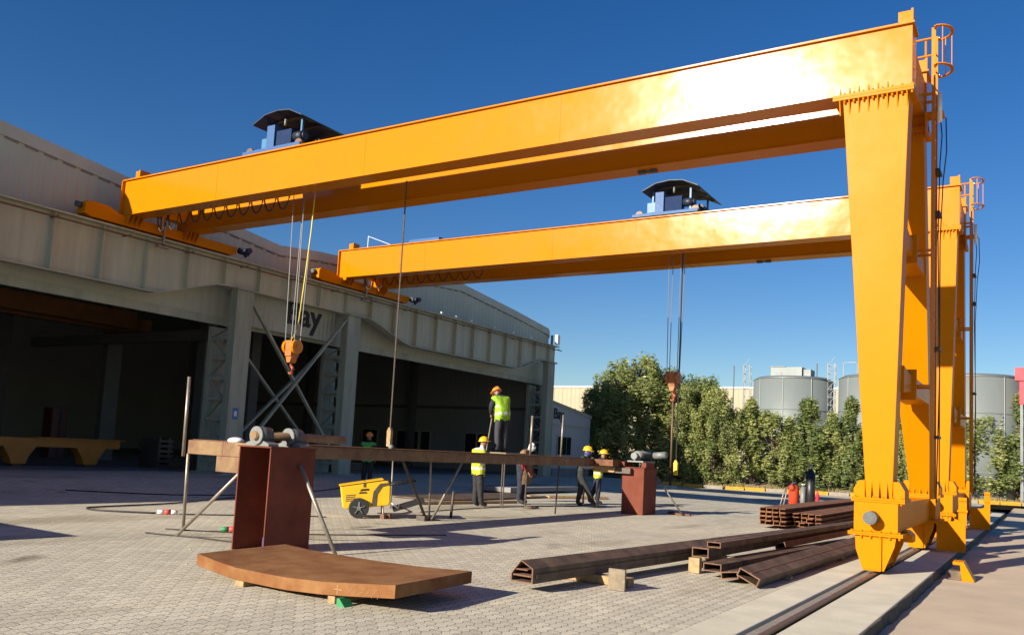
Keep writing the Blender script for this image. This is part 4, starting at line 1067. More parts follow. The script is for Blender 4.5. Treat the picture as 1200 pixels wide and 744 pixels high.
chalk.build('chalk_mark', M['chalk'], plate)
MB().obox((-7.02, 5.98, 0.207), (0.07, 0.01, -0.009), (-0.005, 0.035, 0.001), (0.0, 0.0, 0.0015)).build('paper_tag', M['white'], plate)
for (x0, x1, y0, y1, z1, lab, mm) in ((-6.72, -6.60, 5.82, 6.9, 0.058, 'short timber bearer under the raised end of the rusty plate', 'timber'),
                                      (-5.50, -5.41, 5.83, 6.9, 0.07, 'square timber bearer under the middle of the rusty plate', 'timber')):
    tag(MB().box(x0, x1, y0, y1, 0.0, z1).build('timber_block', M[mm], bevel=0.008), lab, 'timber')
tag(MB().prism([(0, 0), (0.10, 0), (0.03, 0.07), (0, 0.07)], lambda u, v, t: (-5.34 + u, t, v), 5.78, 5.9).build('wedge', M['green']), 'green wedge tucked under the front edge of the rusty plate', 'wedge')

# ------------------------------------------------------------------ steel sections by the rail
def channel_pair(name, a, b, w, h, t, rot, label, m_='rust_dark', pad=None):
    """hollow box section lying along a->b"""
    a, b = Vector(a), Vector(b); d = (b - a).normalized()
    s = Vector((d.y, -d.x, 0)).normalized(); u = Vector((0, 0, 1))
    s2 = s * math.cos(rot) + u * math.sin(rot); u3 = -s * math.sin(rot) + u * math.cos(rot)
    root = empty(name, a, label, 'steel section', 'brown steel sections by the rail')
    def fn(p, q, t_): return a + s2 * p + u3 * q + (b - a) * t_
    o_ = [(-w / 2, 0), (w / 2, 0), (w / 2, h), (-w / 2, h)]; i_ = [(-w / 2 + t, t), (w / 2 - t, t), (w / 2 - t, h - t), (-w / 2 + t, h - t)]
    mb = MB()
    A = [mb.bm.verts.new(fn(*p, 0)) for p in o_]; B = [mb.bm.verts.new(fn(*p, 1)) for p in o_]
    A2 = [mb.bm.verts.new(fn(*p, 0)) for p in i_]; B2 = [mb.bm.verts.new(fn(*p, 1)) for p in i_]
    for k in range(4):
        l = (k + 1) % 4
        for q in ([A[k], A[l], B[l], B[k]], [A2[l], A2[k], B2[k], B2[l]]): mb.bm.faces.new(q).material_index = 0
        for q in ([A[l], A[k], A2[k], A2[l]], [B[k], B[l], B2[l], B2[k]]): mb.bm.faces.new(q).material_index = 1
    mb.build('section_wall', [M[m_], M['rust_end']], root)
    # lip along the top edge, as two channels toe to toe
    lp = MB()
    lp.hexa([fn(-0.012, h, 0.003), fn(0.012, h, 0.003), fn(0.012, h, 1), fn(-0.012, h, 1), fn(-0.008, h + 0.006, 0.003), fn(0.008, h + 0.006, 0.003), fn(0.008, h + 0.006, 1), fn(-0.008, h + 0.006, 1)])
    lp.build('weld_seam', M['rust_end'], root)
    return root
# long section at the front: pointed cross-section
a0 = Vector((-4.62, 7.75, 0.10)); b0 = Vector((-3.55, 18.6, 0.12))
sa = empty('steel_section', a0, 'longest steel section with a pointed end profile, lying nearest the plate', 'steel section', 'brown steel sections by the rail')
d = (b0 - a0).normalized(); sd = Vector((d.y, -d.x, 0)).normalized()
outer = [(-0.14, 0.0), (0.145, 0.0), (0.145, 0.155), (0.0, 0.225), (-0.02, 0.225), (-0.14, 0.08)]
cx_ = sum(p[0] for p in outer) / 6; cz_ = sum(p[1] for p in outer) / 6
inn = [(cx_ + (p[0] - cx_) * 0.89, cz_ + (p[1] - cz_) * 0.88) for p in outer]
mb = MB()
fn = lambda p, t_: a0 + sd * p[0] + Vector((0, 0, p[1])) + (b0 - a0) * t_
A = [mb.bm.verts.new(fn(p, 0)) for p in outer]; B = [mb.bm.verts.new(fn(p, 1)) for p in outer]; A2 = [mb.bm.verts.new(fn(p, 0)) for p in inn]; B2 = [mb.bm.verts.new(fn(p, 1)) for p in inn]
for k in range(6):
    l = (k + 1) % 6
    for q, mi in (([A[k], A[l], B[l], B[k]], 0), ([A2[l], A2[k], B2[k], B2[l]], 0), ([A[l], A[k], A2[k], A2[l]], 1), ([B[k], B[l], B2[l], B2[k]], 1)): mb.bm.faces.new(q).material_index = mi
mb.build('section_wall', [M['rust_dark'], M['rust_end']], sa)
ib = MB().obox(a0 + sd * 0.0 + Vector((0, 0, 0.07)) + d * 0.15, sd * 0.115, Vector((0, 0, 0.008)), d * 0.14).obox(a0 + sd * -0.02 + Vector((0, 0, 0.13)) + d * 0.15, sd * 0.085, Vector((0, 0, 0.006)), d * 0.14)
ib.build('inner_web', M['rust_end'], sa)
MB().obox((a0 + b0) / 2 + sd * 0.152 + Vector((0, 0, 0.075)), sd * 0.006, Vector((0, 0, 0.02)), (b0 - a0) / 2 * 0.99).build('side_rib', M['rust_dark'], sa)
channel_pair('steel_section', (-3.83, 10.95, 0.20), (-3.2, 20.5, 0.22), 0.23, 0.125, 0.014, 0.0, 'upper steel section lying across the timbers behind the pointed one')
channel_pair('steel_section', (-3.70, 11.1, 0.328), (-3.08, 20.5, 0.348), 0.19, 0.075, 0.012, 0.0, 'thin section riding on top of the upper steel section')
channel_pair('steel_section', (-3.53, 10.55, 0.09), (-3.2, 14.6, 0.09), 0.24, 0.10, 0.013, 0.0, 'short low section between the upper section and the tilted one')
channel_pair('steel_section', (-3.24, 10.35, 0.05), (-3.0, 13.2, 0.05), 0.22, 0.09, 0.013, 0.15, 'shortest reddish section under the side of the tilted one')
channel_pair('steel_section', (-2.98, 10.15, 0.08), (-2.78, 16.9, 0.11), 0.27, 0.105, 0.015, -0.42, 'tilted steel section lying next to the concrete rail strip')
for (x0, x1, y0, y1, z1, lab, mm) in ((-4.9, -3.95, 8.95, 9.12, 0.10, 'pale timber bearer under the pointed steel section', 'timber'),
        (-4.95, -2.9, 12.4, 12.55, 0.09, 'long timber bearer across the steel sections, half hidden', 'timber_grey'),
        (-3.95, -3.8, 10.85, 10.95, 0.197, 'little upright timber post at the end of the upper section', 'timber'),
        (-3.15, -2.72, 14.4, 14.6, 0.07, 'grey timber sleeper under the tilted section near the crane leg', 'timber_grey'),
        (-3.6, -2.75, 11.3, 11.4, 0.05, 'thin timber packer under the short low section', 'timber_grey')):
    tag(MB().box(x0, x1, y0, y1, 0.004, z1).build('timber_bearer', M[mm], bevel=0.008), lab, 'timber')
tag(MB().box(-4.06, -3.86, 8.66, 8.70, 0.004, 0.235).box(-4.02, -3.98, 8.70, 8.95, 0.004, 0.12).build('end_stop_block', M['timber_grey'], bevel=0.008), 'square upright timber pad wedged against the pointed steel section', 'timber')
channel_pair('steel_section', (-3.42, 13.4, 0.19), (-3.05, 19.5, 0.21), 0.16, 0.09, 0.012, 0.25, 'narrow brown section lying askew between the upper and the tilted ones', 'rust')
channel_pair('steel_section', (-3.02, 12.2, 0.20), (-2.88, 17.4, 0.215), 0.10, 0.07, 0.01, 0.1, 'smallest section resting on top of the tilted one')  if False else None
# bundle of small channels
cp_ = None
rg = random.Random(2)
def small_channel(x, y0, z, L_):
    global cp_
    if cp_ is None:
        mb = MB(); w, h_, t = 0.13, 0.095, 0.014
        prof = [(0, 0), (w, 0), (w, t), (t, t), (t, h_ - t), (w, h_ - t), (w, h_), (0, h_)]
        mb.prism(prof, lambda u, v, t_: (u, t_, v), 0, 10.0)
        for f_ in mb.bm.faces:
            if len(f_.verts) == 8: f_.material_index = 1
        cp_ = mb.build('steel_channel', [M['rust_bundle'], M['rust_bundle']], origin=(0, 0, 0)); o = cp_
        tag(o, 'one of the small rusty channels stacked in the bundle by the gas cylinders', 'steel channel', 'bundle of rusty channels')
    else: o = dup(cp_)
    o.location = (x, y0, z)
    return o
for r_ in range(4):
    for c_ in range(4): small_channel(-5.60 + c_ * 0.155 + rg.uniform(-.008, .008), 19.95 + rg.uniform(-.05, .05) , 0.08 + r_ * 0.099, 10)
for r_ in range(3):
    for c_ in range(4): small_channel(-4.93 + c_ * 0.16 + rg.uniform(-.01, .01), 20.3 + rg.uniform(-.15, .15), 0.08 + r_ * 0.099, 10)
for y_ in (21.0, 26.0):
    tag(MB().box(-5.6, -4.1, y_, y_ + 0.1, 0.004, 0.079).build('timber_bearer', M['timber']), 'pale timber bearer under the near end of the channel bundle' if y_ < 23 else 'timber bearer under the far half of the channel bundle', 'timber')

rg = random.Random(9); gr = MB()
for i in range(140):
    x, y, z = rg.uniform(-13, -4.5), rg.uniform(6, 24), 0.002
    r_ = rg.uniform(0.004, 0.014); gr.sphere((x, y, z), r_ * rg.uniform(.8, 1.5), r_, r_ * .7, seg=6, rings=4)
kind(gr.build('loose_grit', M['road']), 'stuff')

# gas cylinders
def gas_cylinder(x, y, r, h_, m_, label):
    g = empty('gas_cylinder', (x, y, 0), label, 'gas cylinder')
    MB().cyl((x, y, 0.0), (x, y, h_ * 0.80), r, n=24).cyl((x, y, h_ * 0.80), (x, y, h_ * 0.9), r, r * 0.45, n=24).build('cylinder_shell', M[m_], g)
    MB().cyl((x, y, h_ * 0.9), (x, y, h_), r * 0.3, n=12).cyl((x - 0.06, y, h_ * 0.96), (x + 0.06, y, h_ * 0.96), 0.02, n=8).build('valve', M['steel'], g)
    return g
gc = gas_cylinder(-7.02, 29.0, 0.17, 0.95, 'cyl_orange', 'short orange red gas cylinder behind the channel bundle')
gas_cylinder(-6.72, 28.95, 0.085, 0.9, 'bearing', 'thin grey gas cylinder between the red and the black one')
gas_cylinder(-6.52, 29.1, 0.15, 1.52, 'cyl_black', 'tall black gas cylinder behind the channel bundle')
tr_ = MB()
tr_.tube([(-7.32, 28.75, 0.02), (-7.24, 28.85, 0.5), (-7.2, 28.95, 0.75), (-7.0, 29.2, 0.95)], 0.02, n=8)
tr_.tube([(-7.42, 28.75, 0.02), (-7.34, 28.9, 0.5), (-7.25, 29.0, 0.75)], 0.02, n=8)
tag(tr_.build('cylinder_trolley', M['tube']), 'bent tube trolley frame leaning by the orange red cylinder', 'trolley frame')
tag(MB().cyl((-6.25, 28.9, 0), (-6.25, 28.9, 0.55), 0.06, n=14).cyl((-6.25, 28.9, 0.55), (-6.25, 28.9, 0.66), 0.06, 0.02, n=14).cyl((-6.25, 28.9, 0.66), (-6.2, 28.9, 0.72), 0.02, n=8).build('fire_extinguisher', M['red']), 'small red fire extinguisher beside the black gas cylinder', 'fire extinguisher')

# yellow wedge block beyond the kerb edge
wg = empty('stop_block', (-1.1, 14.7, -0.12), 'small yellow steel stop block lying on the dusty ground beyond the slab', 'stop block')
MB().prism([(0, 0), (0.14, 0), (0.02, 0.24), (-0.10, 0.24), (-0.1, 0.2), (-0.02, 0.2)], lambda u, v, t: (-1.06 + u * 1.2, t, -0.116 + v * 1.15), 14.55, 14.9).build('wedge_plate', M['yellow_leg'], wg)
MB().box(-1.24, -1.075, 14.6, 14.85, -0.116, 0.02).build('dark_web', M['rust_dark'], wg)
tag(MB().box(-1.26, -1.14, 15.1, 15.7, -0.116, -0.05).build('timber_scrap', M['timber_grey'], bevel=0.01), 'scrap of grey timber beside the yellow stop block', 'timber')
for i, (x, y, r_) in enumerate(((-1.27, 12.55, .035), (-1.22, 12.7, .05), (-1.3, 12.9, .03), (-1.1, 12.3, .03))):
    pass

# yellow welding trolley (built about its wheel contact, long axis along local Y)
ct = empty('welding_trolley', (0, 0, 0), 'yellow two wheeled welding trolley with dark handles by the deck', 'trolley')
side = [(-0.38, 0.60), (-0.31, 0.19), (-0.24, 0.16), (0.05, 0.19), (0.40, 0.24), (0.58, 0.26), (0.60, 0.32), (0.59, 0.64), (0.54, 0.73), (0.46, 0.75)]
MB().prism(side, lambda u, v, t: (t, u, v), -0.25, 0.25).build('body', M['yellow_cart'], ct, bevel=0.025)
MB().prism([(-0.40, 0.595), (0.44, 0.752), (0.44, 0.775), (-0.40, 0.615)], lambda u, v, t: (t, u, v), -0.27, 0.27).build('lid', M['yellow_cart'], ct, bevel=0.006)
MB().box(0.252, 0.262, 0.06, 0.10, 0.60, 0.72).build('lid_latch', M['tube_dark'], ct)
MB().prism([(0.24, 0.25), (0.32, 0.25), (0.33, 0.48), (0.42, 0.63), (0.54, 0.66), (0.53, 0.70), (0.38, 0.68), (0.26, 0.52)], lambda u, v, t: (t, u, v), 0.251, 0.266).build('side_strip', M['tube_dark'], ct)
for k in range(4): MB().prism([(-0.26, 0.31 + k * .035), (-0.08, 0.33 + k * .035), (-0.08, 0.345 + k * .035), (-0.26, 0.325 + k * .035)], lambda u, v, t: (t, u, v), 0.251, 0.256).build('vent', M['tube_dark'], ct)
lg = MB().prism([(0.0, 0.52), (0.18, 0.545), (0.16, 0.575), (0.03, 0.56)], lambda u, v, t: (t, u, v), 0.251, 0.26).prism([(-0.02, 0.47), (0.14, 0.485), (0.12, 0.51), (0.0, 0.50)], lambda u, v, t: (t, u, v), 0.251, 0.26)
lg.build('emblem', M['letter'], ct)
for xw in (-0.30, 0.30):
    wl_ = MB().cyl((xw - 0.035, 0, 0.195), (xw + 0.035, 0, 0.195), 0.195, n=28).build('wheel', M['black'], ct, bevel=0.012)
    hb = MB(); sgn = 1 if xw > 0 else -1
    for k in range(5):
        a = R(72 * k + 20); hb.bar((xw + sgn * 0.042, 0, 0.195), (xw + sgn * 0.042, 0.12 * math.cos(a), 0.195 + 0.12 * math.sin(a)), 0.03, 0.012)
    hb.cyl((xw + sgn * 0.036, 0, 0.195), (xw + sgn * 0.052, 0, 0.195), 0.04, n=14)
    hb.build('wheel_spokes', M['bearing'], wl_)
MB().cyl((-0.28, 0, 0.195), (0.28, 0, 0.195), 0.02, n=8).build('axle', M['tube_dark'], ct)
for xh in (-0.20, 0.20):
    MB().tube([(xh, 0.50, 0.66), (xh, 0.72, 0.69), (xh, 1.08, 0.76)], 0.024, n=8).build('handle', M['cyl_black'], ct)
    MB().tube([(xh, 0.46, 0.26), (xh, 0.48, 0.06), (xh, 0.48, 0.0)], 0.016, n=8).build('stand_leg', M['tube'], ct)
MB().obox((0.0, 0.98, 0.28), (0.15, 0, 0), (0, 0.30, 0.10), (0, -0.015, 0.045)).build('drawbar_tray', M['black'], ct)
MB().tube([(0.26, 0.62, 0.32), (0.27, 0.75, 0.22), (0.24, 0.78, 0.28)], 0.018, n=6).build('air_outlet', M['steel'], ct)
ct.location = (-11.47, 12.84, 0); ct.rotation_euler = (0, 0, R(-46))
tag(MB().box(-11.02, -10.92, 12.98, 13.06, 0.002, 0.09).box(-10.98, -10.88, 13.10, 13.18, 0.002, 0.09).build('brick_pair', M['rust_end']), 'pair of small red brick chocks under the yellow trolley', 'bricks')

# leads and plugs on the ground
def lead(pts, r, label, m_='cable', name='power_lead'):
    P_ = [Vector((x, y, gz(x) + r + 0.004)) for x, y in pts]
    out = []
    for i in range(len(P_) - 1):
        p0 = P_[max(i - 1, 0)]; p1 = P_[i]; p2 = P_[i + 1]; p3 = P_[min(i + 2, len(P_) - 1)]
        for k in range(6):
            t = k / 6
            out.append(0.5 * ((2 * p1) + (p2 - p0) * t + (2 * p0 - 5 * p1 + 4 * p2 - p3) * t * t + (-p0 + 3 * p1 - 3 * p2 + p3) * t ** 3))
    out.append(P_[-1])
    tag(MB().tube(out, r, n=6).build(name, M[m_]), label, 'power lead')
lead([(-16.4, 14.5), (-15.2, 11.5), (-14.85, 9.6), (-14.6, 9.15), (-14.1, 9.2), (-13.4, 9.7)], 0.016, 'black lead looping out of the shade to a red and white plug')
lead([(-13.1, 9.95), (-12.4, 11.0), (-11.9, 11.9), (-11.6, 12.1)], 0.012, 'thin dark lead from the plug towards the yellow trolley')
lead([(-10.9, 7.75), (-10.0, 8.0), (-9.4, 8.1), (-8.95, 8.6)], 0.01, 'thin lead running past the foot of the near sloping prop')
lead([(-11.2, 8.3), (-10.2, 9.0), (-9.2, 10.2), (-8.4, 11.6)], 0.009, 'thin lead crossing the paving behind the near pedestal')
lead([(-17.6, 10.5), (-16.8, 12.5), (-16.6, 15), (-17.2, 18), (-18.5, 21)], 0.014, 'dark lead lying in the shade before the hall')
lead([(-11.6, 15.0), (-11.8, 17.5), (-11.6, 19.5), (-11.3, 21.2), (-11.2, 23.0)], 0.012, 'thick dark hose along the ground behind the deck')
lead([(-11.8, 13.8), (-11.5, 14.2), (-11.9, 15.0), (-12.6, 15.6), (-13.2, 16.6)], 0.014, 'dark lead curling behind the yellow trolley drawbar')
def plug(x, y, ang, label, m1, m2):
    d = Vector((math.cos(ang), math.sin(ang), 0)); c = Vector((x, y, 0.045))
    p = empty('cable_plug', (x, y, 0), label, 'plug')
    MB().cyl(c - d * 0.17, c - d * 0.05, 0.032, 0.04, n=14).cyl(c + d * 0.05, c + d * 0.17, 0.04, 0.03, n=14).build('plug_body', M[m1], p)
    MB().cyl(c - d * 0.05, c + d * 0.05, 0.046, n=14).build('coupling_ring', M[m2], p)
plug(-13.25, 9.83, 0.85, 'white cable plug with a red ring on the sunlit paving', 'white', 'red_plug')
plug(-10.45, 8.92, 0.8, 'dull red cable plug with a green end near the pedestal', 'green', 'red_plug')
# planks and off-cuts behind the deck
for (a, b, w, lab) in (((-13.6, 24.2, .05), (-12.5, 26.3, .05), 0.2, 'long pale plank on the ground behind the masked worker'),
                       ((-13.9, 23.5, .05), (-13.7, 23.9, .05), 0.2, 'short pale plank end next to the long plank'),
                       ((-13.2, 17.0, .04), (-12.6, 20.6, .04), 0.14, 'grey plank on the ground by the worker in a yellow vest')):
    tag(MB().bar(a, b, w, 0.07).build('plank', M['timber'], bevel=0.006), lab, 'plank')
tag(MB().sphere((-11.3, 19.1, 0.03), 0.16, 0.1, 0.05).box(-11.35, -11.15, 19.2, 19.4, 0.004, 0.05).build('steel_offcut', M['rust_dark']), 'small dark off-cut on the paving under the deck', 'off-cut')
tag(MB().box(-8.6, -8.45, 21.9, 22.05, 0.004, 0.07).box(-8.4, -7.9, 21.7, 21.78, 0.004, 0.05).build('steel_offcut', M['rust']), 'rusty off-cuts at the foot of the far pedestal prop', 'off-cut')
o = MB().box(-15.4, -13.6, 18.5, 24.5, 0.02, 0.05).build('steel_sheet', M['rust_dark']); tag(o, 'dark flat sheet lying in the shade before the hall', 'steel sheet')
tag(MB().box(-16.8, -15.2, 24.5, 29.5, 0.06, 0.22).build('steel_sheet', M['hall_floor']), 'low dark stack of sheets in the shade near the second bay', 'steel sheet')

# ------------------------------------------------------------------ people
def person(loc, face, label, pose, cols, hat=None, vest=None, scale=1.0, extra=None, mask=None, tilt=(0, 0.0)):
    """cols: dict torso, arms, legs, head(optional hood). Local frame: +Y forward, +X to the person's own right side."""
    J = dict(pelvis=(0, 0, .93), spine=(0, .01, 1.12), chest=(0, .0, 1.32), neck=(0, .0, 1.47), chin=(0, .03, 1.55), skull=(0, .02, 1.66), crown=(0, .0, 1.735),
             hipR=(.10, 0, .90), kneeR=(.11, .03, .50), ankR=(.11, 0, .09), toeR=(.13, .17, .045),
             hipL=(-.10, 0, .90), kneeL=(-.11, .03, .50), ankL=(-.11, 0, .09), toeL=(-.13, .17, .045),
             shR=(.185, 0, 1.40), elR=(.23, -.03, 1.13), wrR=(.22, .10, .90),
             shL=(-.185, 0, 1.40), elL=(-.23, -.03, 1.13), wrL=(-.22, .10, .90))
    J.update(pose)
    RAD = dict(pelvis=(.19, .145), spine=(.185, .14), chest=(.205, .145), neck=(.062, .062), chin=(.068, .078), skull=(.082, .098), crown=(.05, .06),
               hip=(.115, .115), knee=(.09, .09), ank=(.072, .075), toe=(.055, .042), sh=(.09, .09), el=(.068, .068), wr=(.046, .046))
    E_ = [('pelvis', 'spine'), ('spine', 'chest'), ('chest', 'neck'), ('neck', 'chin'), ('chin', 'skull'), ('skull', 'crown')]
    for s in 'RL':
        E_ += [('pelvis', 'hip' + s), ('hip' + s, 'knee' + s), ('knee' + s, 'ank' + s), ('ank' + s, 'toe' + s), ('chest', 'sh' + s), ('sh' + s, 'el' + s), ('el' + s, 'wr' + s)]
    names = list(J)
    me = bpy.data.meshes.new('skeleton'); me.from_pydata([J[n_] for n_ in names], [(names.index(a), names.index(b)) for a, b in E_], [])
    so_ = bpy.data.objects.new('skeleton', me); COL.objects.link(so_)
    sk = so_.modifiers.new('skin', 'SKIN'); sk.use_smooth_shade = True
    for i, n_ in enumerate(names):
        k = n_ if n_ in RAD else n_[:-1]
        me.skin_vertices[0].data[i].radius = RAD[k]
        me.skin_vertices[0].data[i].use_root = (n_ == 'pelvis')
    sb = so_.modifiers.new('sub', 'SUBSURF'); sb.levels = 2; sb.render_levels = 2
    dg = bpy.context.evaluated_depsgraph_get()
    bm_me = bpy.data.meshes.new_from_object(so_.evaluated_get(dg))
    bpy.data.objects.remove(so_)
    mb = MB(); mb.bm.from_mesh(bm_me)
    seg = []
    for a, b in E_:
        if a in ('chin', 'skull') or b in ('chin', 'skull', 'crown'): z = 'head'
        elif a[:2] in ('sh', 'el') and a[:4] != 'spin': z = 'arm'
        elif a[:3] in ('hip', 'kne') or b[:3] == 'hip': z = 'leg'
        elif a[:3] == 'ank': z = 'boot'
        else: z = 'torso'
        seg.append((Vector(J[a]), Vector(J[b]), z))
    def zone(p):
        best = None
        for a, b, z in seg:
            ab = b - a; t = max(0, min(1, (p - a).dot(ab) / ab.length_squared)); dd = (p - a - ab * t).length
            if z == 'torso': dd *= 0.8
            if best is None or dd < best[0]: best = (dd, z)
        return best[1]
    order = ['torso', 'arm', 'leg', 'boot', 'head', 'skin']
    for f_ in mb.bm.faces:
        f_.material_index = order.index(zone(f_.calc_center_median())); f_.smooth = True
    # vest shell copied from the torso
    vb = None
    if vest:
        vb = MB(); pz_ = Vector(J['pelvis']); nz = Vector(J['neck']); axis = (nz - pz_); 
        vmap = {}
        mb.bm.normal_update()
        for f_ in mb.bm.faces:
            c = f_.calc_center_median(); t = (c - pz_).dot(axis) / axis.length_squared
            zc = zone(c)
            if (zc == 'torso' and t < 0.9) or (zc == 'leg' and t > -0.24):
                vs_ = []
                for v in f_.verts:
                    if v.index not in vmap: vmap[v.index] = vb.bm.verts.new(v.co + v.normal * 0.022)
                    vs_.append(vmap[v.index])
                nf = vb.bm.faces.new(vs_); nf.smooth = True
                nf.material_index = 1 if (0.0 < t < 0.09 or 0.34 < t < 0.42) else 0
    # hands: palm and five fingers
    for s, sg in (('R', 1), ('L', -1)):
        w_ = Vector(J['wr' + s]); d_ = (w_ - Vector(J['el' + s])).normalized()
        side_ = Vector((sg, 0, 0)); side_ = (side_ - d_ * side_.dot(d_)).normalized(); nrm = d_.cross(side_)
        if nrm.y < 0: nrm = -nrm
        pc = w_ + d_ * 0.055
        k0 = len(mb.bm.faces)
        mb.tube([w_ - d_ * 0.01, w_ + d_ * 0.03, w_ + d_ * 0.075, w_ + d_ * 0.095], [0.03, 0.036, 0.04, 0.03], n=8, mi=5)
        across = nrm
        for i, ln in enumerate((0.068, 0.08, 0.085, 0.075)):
            b_ = w_ + d_ * 0.088 + across * (-0.03 + 0.02 * i)
            cu_ = -side_ * 0.018
            mb.tube([b_, b_ + d_ * ln * .45, b_ + d_ * ln * .8 + cu_, b_ + d_ * ln * .9 + cu_ * 2.4], [0.0095, 0.009, 0.008, 0.006], n=6, mi=5)
        tb_ = w_ + d_ * 0.035 + across * 0.03
        mb.tube([tb_, tb_ + across * 0.03 + d_ * 0.02, tb_ + across * 0.035 + d_ * 0.055 - side_ * 0.01], [0.012, 0.0105, 0.008], n=6, mi=5)
    # nose, ears
    hd = Vector(J['skull']); ch_ = Vector(J['chin']); upv = (Vector(J['crown']) - ch_).normalized()
    fw = Vector((tilt[0], 1, 0)); fw = (fw - upv * fw.dot(upv)).normalized(); sdv = fw.cross(upv)
    fc = hd - upv * 0.035
    mb.tube([fc + fw * 0.075 + upv * 0.03, fc + fw * 0.112 - upv * 0.005, fc + fw * 0.08 - upv * 0.018], [0.012, 0.016, 0.012], n=6, mi=4)
    for q in (-1, 1): mb.sphere(fc + sdv * q * 0.082, 0.012, 0.022, 0.032, seg=8, rings=6, mi=4)
    mb.tube([fc + fw * 0.082 - upv * 0.05 - sdv * 0.025, fc + fw * 0.09 - upv * 0.05, fc + fw * 0.082 - upv * 0.05 + sdv * 0.025], 0.007, n=5, mi=4)
    root = empty('person', (0, 0, 0), label, 'person')
    body = mb.build('body', [M[cols['torso']], M[cols['arms']], M[cols['legs']], M['boot'], M[cols.get('head', 'skin')], M[cols.get('hands', 'skin')]], root, recalc=False)
    for q in (-1, 1): MB().sphere(fc + sdv * q * 0.032 + fw * 0.078 + upv * 0.025, 0.012).build('eye', M['eye'], root)
    if vb: vb.build('vest', [M[vest], M['reflect']], root, recalc=False)
    if hat:
        hb_ = MB().sphere((0, 0, 0), 0.115, 0.132, 0.118, seg=20, rings=14, zmin=0.0)
        hb_.prism([(0.125 * math.cos(a), 0.15 * math.sin(a) + (0.05 if math.sin(a) > 0.3 else 0)) for a in [2 * math.pi * i / 20 for i in range(20)]], lambda u, v, t: (u, v, t), -0.008, 0.006)
        hb_.tube([(0, 0.133 * math.cos(a), 0.119 * math.sin(a)) for a in [R(25 + 13 * k) for k in range(11)]], 0.012, n=6)
        mt = Matrix((( sdv.x, fw.x, upv.x), (sdv.y, fw.y, upv.y), (sdv.z, fw.z, upv.z))).to_4x4(); mt.translation = hd + upv * 0.012
        bmesh.ops.transform(hb_.bm, matrix=mt, verts=hb_.bm.verts)
        hb_.build('hard_hat', M[hat], root)
    if mask:
        mk = MB().sphere(fc + fw * 0.01 - upv * 0.045, 0.085, 0.10, 0.075, seg=16, rings=10)
        mk.build('face_cover', M[mask], root)
    if extra: extra(root, J)
    root.location = loc; root.rotation_euler = (0, 0, face); root.scale = (scale,) * 3
    return root
# facing angle: 0 = looking along +Y ; pi/2 = looking along -X
def tool_rod(a, b, r, m_, name):
    def fn_(root, J): MB().cyl(a, b, r, n=8).build(name, M[m_], root)
    return fn_
tre = empty('work_trestle', (-12.0, 18.8, 0), 'low work trestle with thin legs hidden behind the deck under the highest worker', 'trestle')
MB().box(-12.4, -11.55, 18.3, 19.5, 1.33, 1.398).build('platform', M['timber_grey'], tre)
for x in (-12.36, -11.6):
    for y in (18.35, 19.45): MB().cyl((x, y, 0), (x, y, 1.33), 0.02, n=8).build('leg', M['tube_dark'], tre)
# worker on the deck, seen from behind at an angle, leaning over a tool
person((-12.0, 18.75, 1.40), R(70), 'person in a lime vest and orange hard hat standing high above the deck',
       dict(spine=(0, .02, 1.12), chest=(0, .10, 1.31), neck=(0, .19, 1.43), chin=(0, .26, 1.46), skull=(0, .31, 1.55), crown=(0, .34, 1.62),
            shR=(.185, .13, 1.38), elR=(.22, .22, 1.13), wrR=(.10, .36, .98), shL=(-.185, .13, 1.38), elL=(-.22, .22, 1.13), wrL=(-.08, .37, .95)),
       dict(torso='navy', arms='navy', legs='greywork'), hat='hat_orange', vest='hiviz', scale=1.02,
       extra=tool_rod((0.0, .40, 1.12), (0.0, .62, 0.02), 0.016, 'tube', 'tool_rod'), tilt=(0, .4))
# worker in yellow vest behind the deck
person((-12.3, 18.2, 0), R(-28), 'person in a yellow vest and yellow hard hat standing behind the deck',
       dict(chest=(0, .04, 1.32), neck=(0, .07, 1.47), chin=(0, .12, 1.54), skull=(0, .12, 1.65), crown=(0, .11, 1.73),
            elR=(.24, .06, 1.13), wrR=(.16, .30, 1.18), elL=(-.24, .06, 1.13), wrL=(-.14, .30, 1.18),
            ankR=(.10, .08, .09), toeR=(.12, .25, .045)),
       dict(torso='whitecloth', arms='whitecloth', legs='charcoal'), hat='hat_yellow', vest='hiviz_y', scale=1.0)
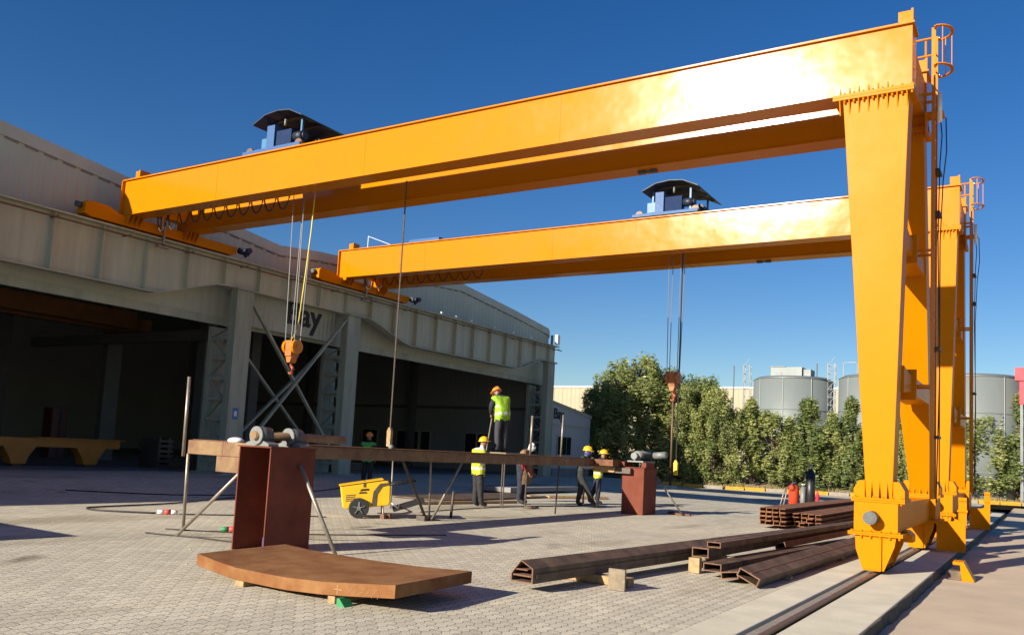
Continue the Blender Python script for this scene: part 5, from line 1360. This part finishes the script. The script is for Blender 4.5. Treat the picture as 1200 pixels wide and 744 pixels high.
# worker with white helmet and red sleeves
def apron(root, J):
    m = MB()
    for k in range(9):
        a0, a1 = R(20 + 15.5 * k), R(20 + 15.5 * (k + 1))
        f0 = lambda a, z, r, dy: (r * 1.15 * math.cos(a), dy + r * math.sin(a), z)
        m.hexa([f0(a0, .52, .24, .02), f0(a1, .52, .24, .02), f0(a1, .52, .22, .02), f0(a0, .52, .22, .02),
                f0(a0, 1.22, .225, .07), f0(a1, 1.22, .225, .07), f0(a1, 1.22, .205, .07), f0(a0, 1.22, .205, .07)])
    m.build('apron', M['leather'], root)
person((-12.4, 20.5, 0), R(-75), 'person in a white hood, red sleeves and brown apron bending behind the deck',
       dict(spine=(0, .02, 1.10), chest=(0, .09, 1.28), neck=(0, .16, 1.40), chin=(0, .23, 1.44), skull=(0, .26, 1.54), crown=(0, .27, 1.62),
            shR=(.19, .1, 1.34), elR=(.26, .12, 1.06), wrR=(.20, .26, .84), shL=(-.19, .1, 1.34), elL=(-.27, .12, 1.06), wrL=(-.20, .26, .82)),
       dict(torso='leather', arms='redcloth', legs='navy', head='whitecloth'), hat=None, vest=None, mask='whitecloth', tilt=(0, .3), extra=apron, scale=1.06)
# striding worker with blue scarf
person((-11.15, 21.63, 0), R(-75), 'person in dark clothes, yellow hard hat and blue scarf striding behind the cross arm',
       dict(spine=(0, .06, 1.10), chest=(0, .09, 1.29), neck=(0, .14, 1.43), chin=(0, .19, 1.49), skull=(0, .20, 1.60), crown=(0, .20, 1.68),
            kneeR=(.11, .24, .53), ankR=(.11, .46, .10), toeR=(.12, .62, .06), kneeL=(-.11, .03, .50), ankL=(-.11, -.06, .09), toeL=(-.12, .11, .045),
            shR=(.185, .10, 1.36), elR=(.23, .20, 1.10), wrR=(.14, .48, 1.14), shL=(-.185, .10, 1.36), elL=(-.23, .20, 1.10), wrL=(-.12, .50, 1.10)),
       dict(torso='darkgreen', arms='navy', legs='charcoal'), hat='hat_yellow', vest=None, mask='mask_blue', scale=0.98)
person((-11.35, 23.2, 0), R(-60), 'person in a yellow vest half hidden behind the worker in the blue scarf',
       dict(chest=(0, .06, 1.28), neck=(0, .10, 1.42), chin=(0, .15, 1.49), skull=(0, .16, 1.59), crown=(0, .15, 1.67),
            shR=(.185, .06, 1.36), shL=(-.185, .06, 1.36), elR=(.22, .12, 1.12), wrR=(.14, .36, 1.12), elL=(-.22, .12, 1.12), wrL=(-.14, .36, 1.12), ankL=(-.11, -.25, .11), toeL=(-.12, -.1, .045), kneeL=(-.11, -.05, .5)),
       dict(torso='navy', arms='hiviz_y', legs='navy'), hat='hat_yellow', vest='hiviz_y', scale=0.95)
person((-18.0, 20.43, 0.14), R(20), 'person in a green vest and orange hard hat in the shade before the second bay',
       dict(), dict(torso='charcoal', arms='charcoal', legs='charcoal'), hat='hat_orange', vest='greenvest', scale=0.93)
